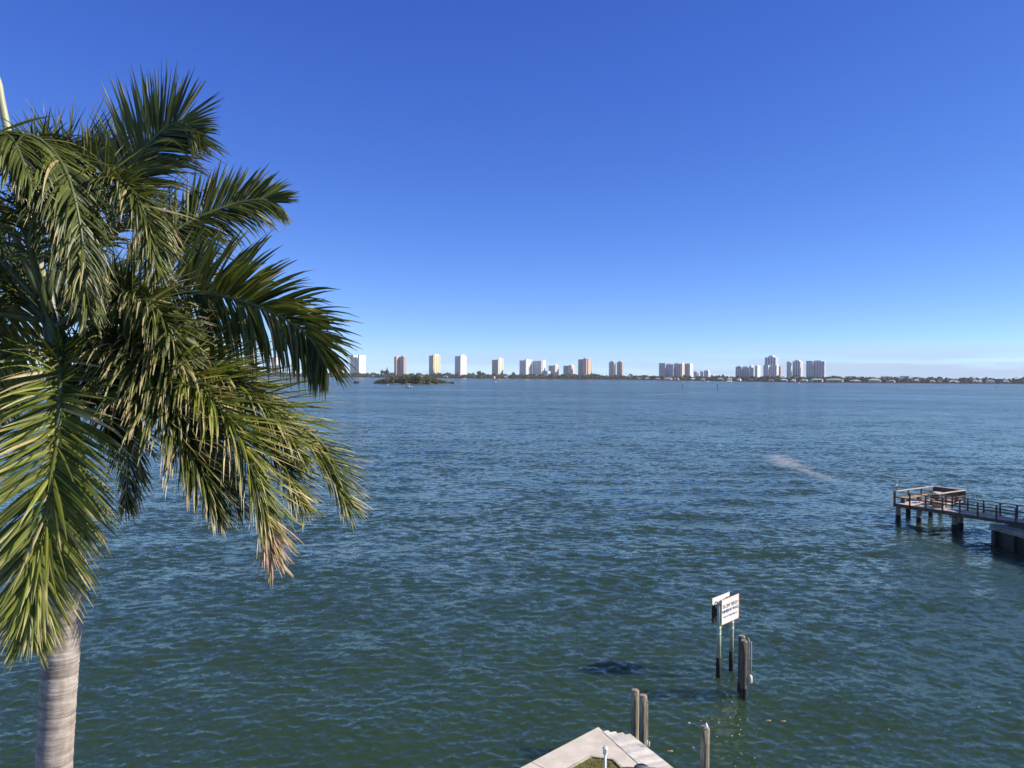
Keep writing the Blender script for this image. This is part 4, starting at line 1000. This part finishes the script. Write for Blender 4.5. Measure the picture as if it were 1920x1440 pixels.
T('large brown rounded tower with white top, the widest in the middle of the skyline', 0, 250, (1085, 1096, 674, dict(wall=BR, slab=(.38, .33, .30), q=.15, nf=4, pent=False)), (1093, 1104, 671, dict(wall=(.50, .42, .38), slab=(.62, .60, .60), q=.4, dd=-8)), (1101, 1112, 673, dict(wall=(.66, .48, .38), slab=(.50, .36, .28), q=.85, pent=False)))
T('left tower of the identical beige twins with peaked roof houses', 0, 260, (1143, 1156, 677, dict(wall=(.55, .48, .42), slab=(.46, .40, .36), q=.32)))
T('right tower of the identical beige twins with peaked roof houses', 0, 260, (1158, 1171, 677, dict(wall=(.55, .48, .42), slab=(.46, .40, .36), q=.32)))
T('long stepped grey and lavender condominium block, widest on the skyline', 0, 300, (1238, 1250, 681, dict(wall=(.52, .50, .50), q=.15, nf=3, pent=False)), (1249, 1265, 682, dict(wall=(.58, .57, .64), slab=(.40, .40, .50), q=.12, nf=4, penthouse_h=3)), (1264, 1279, 681, dict(wall=(.50, .49, .56), slab=(.36, .36, .46), q=.12, nf=4, penthouse_h=3)), (1277, 1287, 680, dict(wall=(.80, .66, .54), slab=(.6, .45, .36), q=.7)))
T('cream and tan block joined to the right end of the long stepped block', 0, 330, (1286, 1293, 682, dict(wall=(.62, .50, .40), q=.3, pent=False)), (1291, 1303, 682, dict(wall=(.80, .76, .70), q=.7, nr=3, pent=False)))
T('tiny white hotel block just right of the long stepped block', 0, 220, (1303, 1313, 697, dict(wall=WH, q=.5, pent=False)))
T('small white and grey mid-rise standing alone between the two large clusters', 0, 240, (1315, 1322, 696, dict(wall=(.60, .60, .64), q=.6, pent=False)), (1322, 1335, 694, dict(wall=(.70, .70, .72), q=.45, penthouse_h=2.5)))
T('grey condominium block with a scalloped white roofline, left end of the right cluster', 0, 300, (1383, 1394, 686, dict(wall=(.56, .55, .56), q=.15, penthouse_h=3.5)), (1393, 1409, 687, dict(wall=(.62, .61, .64), slab=(.48, .48, .55), q=.2, nf=4, penthouse_h=3.5)))
T('bright cream condominium block between the scalloped grey block and the tallest tower', 0, 320, (1407, 1418, 685, dict(wall=(.78, .70, .60), q=.7, penthouse_h=2.5)), (1417, 1432, 685, dict(wall=WH, slab=(.74, .68, .62), q=.75, nr=3, penthouse_h=2)))
T('tallest tower of the skyline, grey glass front with a white domed roof house', 0, 480, (1437, 1464, 668, dict(wall=(.66, .67, .72), slab=(.30, .32, .42), q=.38, nf=4, nr=3)), (1444, 1457, 666, dict(wall=(.74, .75, .78), q=.5, dd=10, penthouse_h=2.5)))
T('pale striped block in front of the tallest tower', 0, 320, (1434, 1449, 685, dict(wall=WH, slab=(.60, .62, .64), q=.5, nf=3, pent=False)), (1448, 1465, 685, dict(wall=WH, slab=(.62, .62, .66), q=.45, nf=3, pent=False)))
T('narrow pink block at the right foot of the tallest tower', 0, 300, (1464, 1470, 687, dict(wall=(.72, .50, .44), q=.6, pent=False)))
T('cream and grey tower with stepped front, second from the right end', 0, 300, (1479, 1489, 677, dict(wall=(.70, .66, .56), q=.45, penthouse_h=3)), (1481, 1490, 687, dict(wall=(.76, .70, .56), q=.4, dd=-30, pent=False)), (1489, 1512, 675, dict(wall=(.66, .65, .68), slab=(.45, .45, .54), q=.5, nf=3, nr=3)))
T('broad lavender grey slab tower, last one at the right', 0, 300, (1517, 1528, 677, dict(wall=(.62, .60, .62), q=.15, pent=False)), (1526, 1552, 676, dict(wall=(.56, .56, .64), slab=(.44, .44, .54), q=.22, nf=5, nr=2, wfrac=.5, penthouse_h=3)))

# houses --------------------------------------------------------------
def house(cx, wpx, ybase, h, wall, roof, label, hip=True, dY=24, roofh=3.3):
    Y = shoreY(cx) + dY; x = at_Y(cx, 700, Y).x; W = wpx / F * Y; D = 10
    root = empty('waterfront_house', (x, Y, 1.35), label, 'house', 'low houses along the far shore')
    rot = Matrix.Rotation(R(-42 + (cx * 7 % 26)), 3, 'Z')
    m = MB(); m.box(Vector((x, Y, 1.35 + h / 2)), (W * .46, D * .45, h / 2 - .01), rot); m.build('wall', cm(wall), root)
    m = MB(); rl = W * (.22 if hip else .5); zr = 1.35 + h
    vs = [Vector((x, Y, 0)) + rot @ Vector(v) for v in ((-W * .52, -D * .55, zr), (W * .52, -D * .55, zr), (W * .52, D * .55, zr), (-W * .52, D * .55, zr), (-rl, 0, zr + roofh), (rl, 0, zr + roofh))]
    m.add(vs, [(0, 1, 5, 4), (1, 2, 5), (2, 3, 4, 5), (3, 0, 4), (3, 2, 1, 0)]); m.build('roof', cm(roof), root)
    nwin = max(2, int(W / 6))
    for k in range(nwin):
        m = MB(); u = (-.38 + .76 * (k + .5) / nwin) * W
        m.box(Vector((x, Y, 0)) + rot @ Vector((u, -D * .452, 1.35 + h * .5)), (min(1.3, W * .07), .05, h * .26), rot); m.build('window', M_win, root)
HW_ = (.80, .78, .74); RW = (.74, .72, .70); RT = (.50, .38, .30); RP = (.80, .55, .40)
for a in (
 (701, 9, 706, 3.5, HW_, (.5, .55, .5), 'low house with pale green roof beside the twin slab tower'),
 (772, 10, 707, 3.5, HW_, RW, 'long white house just right of the pinkish brown tower'),
 (791, 8, 707, 3.5, HW_, RW, 'small white house left of the orange striped tower'),
 (836, 10, 707, 4.5, HW_, RW, 'white house midway between the orange striped and slim white towers'),
 (889, 7, 708, 6, HW_, RW, 'white steep gabled house left of the two toned tower'),
 (925, 8, 708, 4, HW_, RT, 'small tan roofed house under the two toned tower'),
 (949, 9, 708, 5, HW_, RW, 'white house at the right foot of the two toned tower'),
 (1200, 8, 711, 4, HW_, RW, 'white house farthest left in the right hand row of homes'),
 (1214, 7, 711, 4, HW_, (.72, .66, .62), 'second white house of the right hand row, beside a dark tree'),
 (1233, 8, 712, 3.2, (.6, .55, .5), RT, 'low brown roofed house left of the grey hipped house'),
 (1253, 16, 712, 4.5, HW_, (.66, .66, .66), 'wide house with grey hipped roof below the long stepped block'),
 (1269, 9, 712, 3.5, (.72, .62, .52), RP, 'small peach house right of the grey hipped house'),
 (1299, 8, 713, 4.5, HW_, RW, 'white house under the cream and tan block'),
 (1318, 8, 713, 3.2, (.62, .58, .52), RT, 'brown roofed house below the lone small mid-rise'),
 (1351, 11, 713, 5, HW_, (.72, .62, .56), 'white house with tan roof left of the big white motor yacht'),
 (1368, 8, 714, 5, HW_, RW, 'white house behind the big motor yacht'),
 (1386, 7, 715, 4, HW_, (.72, .62, .50), 'pale house with cream roof below the scalloped grey block'),
 (1408, 10, 716, 3.2, (.38, .34, .32), (.28, .22, .20), 'dark brown house below the bright cream block'),
 (1446, 9, 716, 3.4, (.6, .45, .38), (.45, .30, .24), 'reddish brown house in front of the pale striped block'),
 (1470, 14, 717, 4, HW_, (.80, .74, .68), 'long cream house below the narrow pink block'),
 (1488, 8, 717, 3.5, HW_, RW, 'small white house below the cream stepped tower'),
 (1508, 14, 717, 3.8, HW_, (.76, .78, .74), 'long low pale roofed house left of the grey hipped villa'),
 (1532, 22, 717, 6, (.74, .74, .76), (.62, .62, .66), 'large villa with grey hipped roof below the last tower'),
 (1565, 32, 717, 6.2, (.78, .58, .42), (.86, .64, .48), 'large villa with a wide peach hipped roof'),
 (1604, 20, 718, 3.4, (.34, .33, .38), (.60, .56, .60), 'low dark house with lilac roof right of the peach roofed villa'),
 (1640, 22, 718, 6.5, HW_, (.78, .74, .66), 'big cream two storey house with white columns'),
 (1672, 12, 718, 3.8, (.60, .62, .68), (.50, .52, .58), 'grey blue house right of the big cream house'),
 (1719, 8, 719, 6.5, (.82, .78, .70), RW, 'narrow tall cream house among dark trees'),
 (1749, 9, 719, 4, HW_, (.72, .66, .58), 'small white house with tan roof right of the narrow cream house'),
 (1762, 7, 719, 3.4, (.66, .62, .56), (.62, .58, .52), 'tiny beige house half hidden by trees'),
 (1789, 18, 719, 4, HW_, RW, 'long white house before the wide domed tree'),
 (1828, 8, 719, 6.5, HW_, RW, 'square white two storey house, left of two'),
 (1838, 6, 719, 6, HW_, RW, 'narrower square white house, right of two'),
 (1857, 14, 719, 6.5, (.60, .62, .72), (.30, .32, .34), 'lavender house under a dark low roof near the right edge'),
 (1886, 12, 720, 5.5, (.62, .62, .72), (.46, .46, .54), 'pale lavender house, last one before the right edge')):
    house(*a)
for (x0, x1, yt, wall, lab) in ((1662, 1679, 706.5, (.52, .47, .46), 'low brown fronted apartment row above the trees at right'), (1694, 1710, 705.5, WH, 'white flat roofed apartment row above the trees, beside the brown one'), (1714, 1724, 707.5, WH, 'shorter white apartment row at the right end of the hilltop rows'), (1590, 1606, 706, (.70, .72, .80), 'pale blue flat block above the trees right of the peach roofed villa'), (1562, 1574, 705, WH, 'white sliver of a flat block above the peach roofed villa')):
    root = empty('apartment_row', at_Y(x0, 710, shoreY(x0) + 300), lab, 'building', 'low apartment rows behind the shore trees')
    block(root, x0, x1, yt, shoreY(x0) + 300, q=.2, wall=wall, nf=6, nr=2, pent=False, fl=4, phi=12)

# seawall and docks along the right shore: dark line at the water
m = MB()
for px in range(1185, 1915, 5):
    x, Y = sx_(px, -2); m.box((x, Y, .8), (9.5, .5, 1.1))
tag(m.build('shore_bulkhead', mat('dark_bulkhead', (.09, .09, .10), .8, .4, .1)), 'long dark bulkhead along the water below the houses on the right', 'seawall')

# ------------------------------------------------------------------ islet
ic = at_z(770, 720, 0); IW = (850 - 692) / F * ic.y / 2
m = MB(); n = 60
ring = lambda s, z, e=1: [(ic.x + math.cos(2 * math.pi * k / n) * IW * .96 * s * (1 + .05 * math.sin(k * 1.7)), ic.y + 30 + math.sin(2 * math.pi * k / n) * 32 * s * (1 + .08 * math.sin(k * 2.3)), z) for k in range(n)]
vs = ring(1.06, -.4) + ring(1.0, .35) + ring(.9, .8); fs = [(r_ * n + k, r_ * n + (k + 1) % n, (r_ + 1) * n + (k + 1) % n, (r_ + 1) * n + k) for r_ in range(2) for k in range(n)] + [tuple(2 * n + k for k in range(n))]
m.add(vs, fs); tag(m.build('islet_sand', mat('islet_sand_mud', (.30, .27, .20), .95, .4, .3)), kind='structure')
m = MB(); rg = random.Random(77)
for k in range(230):
    a_ = rg.uniform(-1, 1); yy = rg.uniform(-1, 1) * math.sqrt(1 - a_ * a_) * 31
    prof = np.interp(a_, [-1, -.75, -.45, -.1, .3, .6, .8, .9, 1], [2.4, 5.8, 9.6, 10.8, 9.4, 6.2, 3.2, 2.6, 3.0])
    h = prof * rg.uniform(.75, 1.12)
    clump(m, (ic.x + a_ * IW * .97, ic.y + 30 + yy, .4 + h * .62), h * .40, 60, rg, .26, .9)
    clump(m, (ic.x + a_ * IW * .97 + rg.uniform(-2, 2), ic.y + 28 + yy, .3 + h * .25), h * .36, 40, rg, .3, .8)
tag(m.build('mangrove_thicket', leaf_mat('islet_leaf', (.030, .042, .014), (.13, .135, .05), (.2, .17, .1), .15, .7)), kind='stuff')
q = at_z(668, 719.5, 0)
root = empty('mangrove_bush', (q.x, q.y, 0), 'small rounded mangrove bush standing alone in the water left of the islet', 'bush')
m = MB()
for k in range(14): clump(m, (q.x + rg.uniform(-3, 3), q.y + rg.uniform(-2, 2), 1.0 + rg.uniform(0, 1.3)), 1.5, 50, rg, .28)
m.build('crown', bpy.data.materials['islet_leaf'], root)
m = MB()
for k in range(9):
    a_ = rg.uniform(0, 6.28); m.tube([(q.x + math.cos(a_) * 2.6, q.y + math.sin(a_) * 1.8, -.5), (q.x + math.cos(a_) * .8, q.y + math.sin(a_) * .6, 1.4)], .07, 5)
m.build('prop_roots', M_piledk, root)

# ------------------------------------------------------------------ boats, markers
def hull(mb, c, L, B, H, ang, sheer=.35):
    rot = Matrix.Rotation(ang, 3, 'Z'); n = 12; vs = []
    for i in range(n + 1):
        t = i / n; wv = B / 2 * (1 - max(0, (t - .45) / .55) ** 2.2); x = (t - .5) * L
        zt = H * (1 + sheer * t * t)
        for y, z in ((-wv, zt), (-wv * .8, H * .25 * (1 + t)), (0, -.25 + .4 * t ** 3), (wv * .8, H * .25 * (1 + t)), (wv, zt), (wv * .5, zt * .86), (-wv * .5, zt * .86)):
            vs.append(Vector(c) + rot @ Vector((x, y, z)))
    fs = []
    for i in range(n):
        for k in range(7):
            a, b_ = i * 7 + k, i * 7 + (k + 1) % 7; fs.append((a, a + 7, b_ + 7, b_))
    fs.append(tuple(range(7))); fs.append(tuple(n * 7 + k for k in range(7))[::-1])
    mb.add(vs, fs)
def boat(px, py, L, label, ang=0.0, cabin=True, grp='small boats on the water', name='motorboat'):
    q = at_z(px, py, 0); root = empty(name, (q.x, q.y, 0), label, 'boat', grp)
    B = L * .3; H = L * .13
    m = MB(); hull(m, q, L, B, H, ang); m.build('hull', M_white, root, True)
    rot = Matrix.Rotation(ang, 3, 'Z')
    if cabin:
        m = MB(); m.box(q + rot @ Vector((L * .05, 0, H + L * .05)), (L * .14, B * .28, L * .055), rot); m.build('cabin', M_white, root, bevel=.05)
        m = MB(); m.box(q + rot @ Vector((L * .0, 0, H + L * .22)), (L * .16, B * .34, L * .012), rot); m.build('canopy', M_white, root)
        m = MB()
        for sx in (-.12, .12):
            for sy in (-.3, .3):
                p = q + rot @ Vector((L * sx, B * sy, H)); m.beam(p, p + Vector((0, 0, L * .21)), .06, .06, up=Vector((0, 1, 0)))
        m.build('canopy_frame', M_white, root)
    m = MB(); m.box(q + rot @ Vector((-L * .53, 0, H * .7)), (L * .03, .25, H * .5), rot); m.build('outboard_motor', M_blackw, root)
    return root
boat(766.5, 726.5, 7.2, 'white motorboat on the water in front of the islet', R(172))
boat(727, 721.5, 3.0, 'tiny white skiff at the left shore of the islet', R(10), False, name='skiff')
boat(1327, 716.2, 8.5, 'small white motorboat by the bulkhead below the lone mid-rise', R(8))
boat(1366, 716.4, 19, 'big white motor yacht lying along the far bulkhead', R(5))
boat(1498, 718.5, 6, 'tiny white boat at the shore left of the grey hipped villa', R(30))
boat(1877, 720.0, 8, 'white boat moored left of the last houses', R(100))
boat(1894, 721.2, 7, 'white boat farthest right, moored near the frame edge', R(80))
boat(870, 710.2, 14, 'low white boat by the shore below the slim white tower', R(2), False)
# sailing boat at shore
q = at_z(950.5, 710.5, 0); root = empty('sailing_boat', (q.x, q.y, 0), 'tiny sailing boat with a white mast by the far shore', 'boat')
m = MB(); hull(m, q, 8, 2.4, 1, 0.1); m.build('hull', M_white, root, True)
m = MB(); m.tube([q + Vector((0, 0, 1)), q + Vector((0, 0, 10))], [.25, .15], 6); m.build('mast', M_white, root)
m = MB(); m.add([q + Vector((.1, 0, 2)), q + Vector((-3, .2, 2)), q + Vector((.1, 0, 9.5))], [(0, 1, 2)]); m.build('sail', M_white, root)
# buoy
q = at_z(929.5, 717, 0); root = empty('buoy', (q.x, q.y, 0), 'white buoy alone on the open water in front of the far shore', 'buoy')
m = MB(); m.tube([q + Vector((0, 0, -.3)), q + Vector((0, 0, .7)), q + Vector((0, 0, 1.0))], [1.1, 1.1, .7], 14); m.build('float', M_white, root, True)
m = MB(); m.tube([q + Vector((0, 0, 1)), q + Vector((0, 0, 2.6)), q + Vector((0, 0, 2.9))], [.7, .55, .1], 12); m.build('top_mark', M_white, root, True)
for px, py, h, lab in ((1279.5, 729, 4.2, 'thin dark channel marker post below the long stepped block'), (1345, 731, 4.8, 'dark channel marker with a square board left of the yacht'), (1867, 729.5, 3.4, 'faint channel marker post on the water at the far right')):
    q = at_z(px, py, 0); root = empty('channel_marker', (q.x, q.y, 0), lab, 'marker', 'channel markers')
    m = MB(); m.tube([q + Vector((0, 0, -.5)), q + Vector((0, 0, h))], .22, 8); m.build('post', M_poledk, root)
    m = MB(); m.box(q + Vector((0, -.25, h - .4)), (.55, .03, .55)); m.build('board', cm((.05, .16, .10)), root)

# ------------------------------------------------------------------ haze
HAZE = 0.00006
m = MB(); m.box((0, 2800, 60), (6800, 3600, 63.5))
mh = bpy.data.materials.new('haze_air'); mh.use_nodes = True; t = mh.node_tree; t.nodes.clear()
o_ = N(t, 'ShaderNodeOutputMaterial'); pv = N(t, 'ShaderNodeVolumePrincipled'); pv.inputs['Density'].default_value = HAZE; pv.inputs['Color'].default_value = (0.82, 0.88, 1.0, 1)
LK(t, pv.outputs[0], o_.inputs['Volume'])
tag(m.build('haze', mh), kind='stuff')
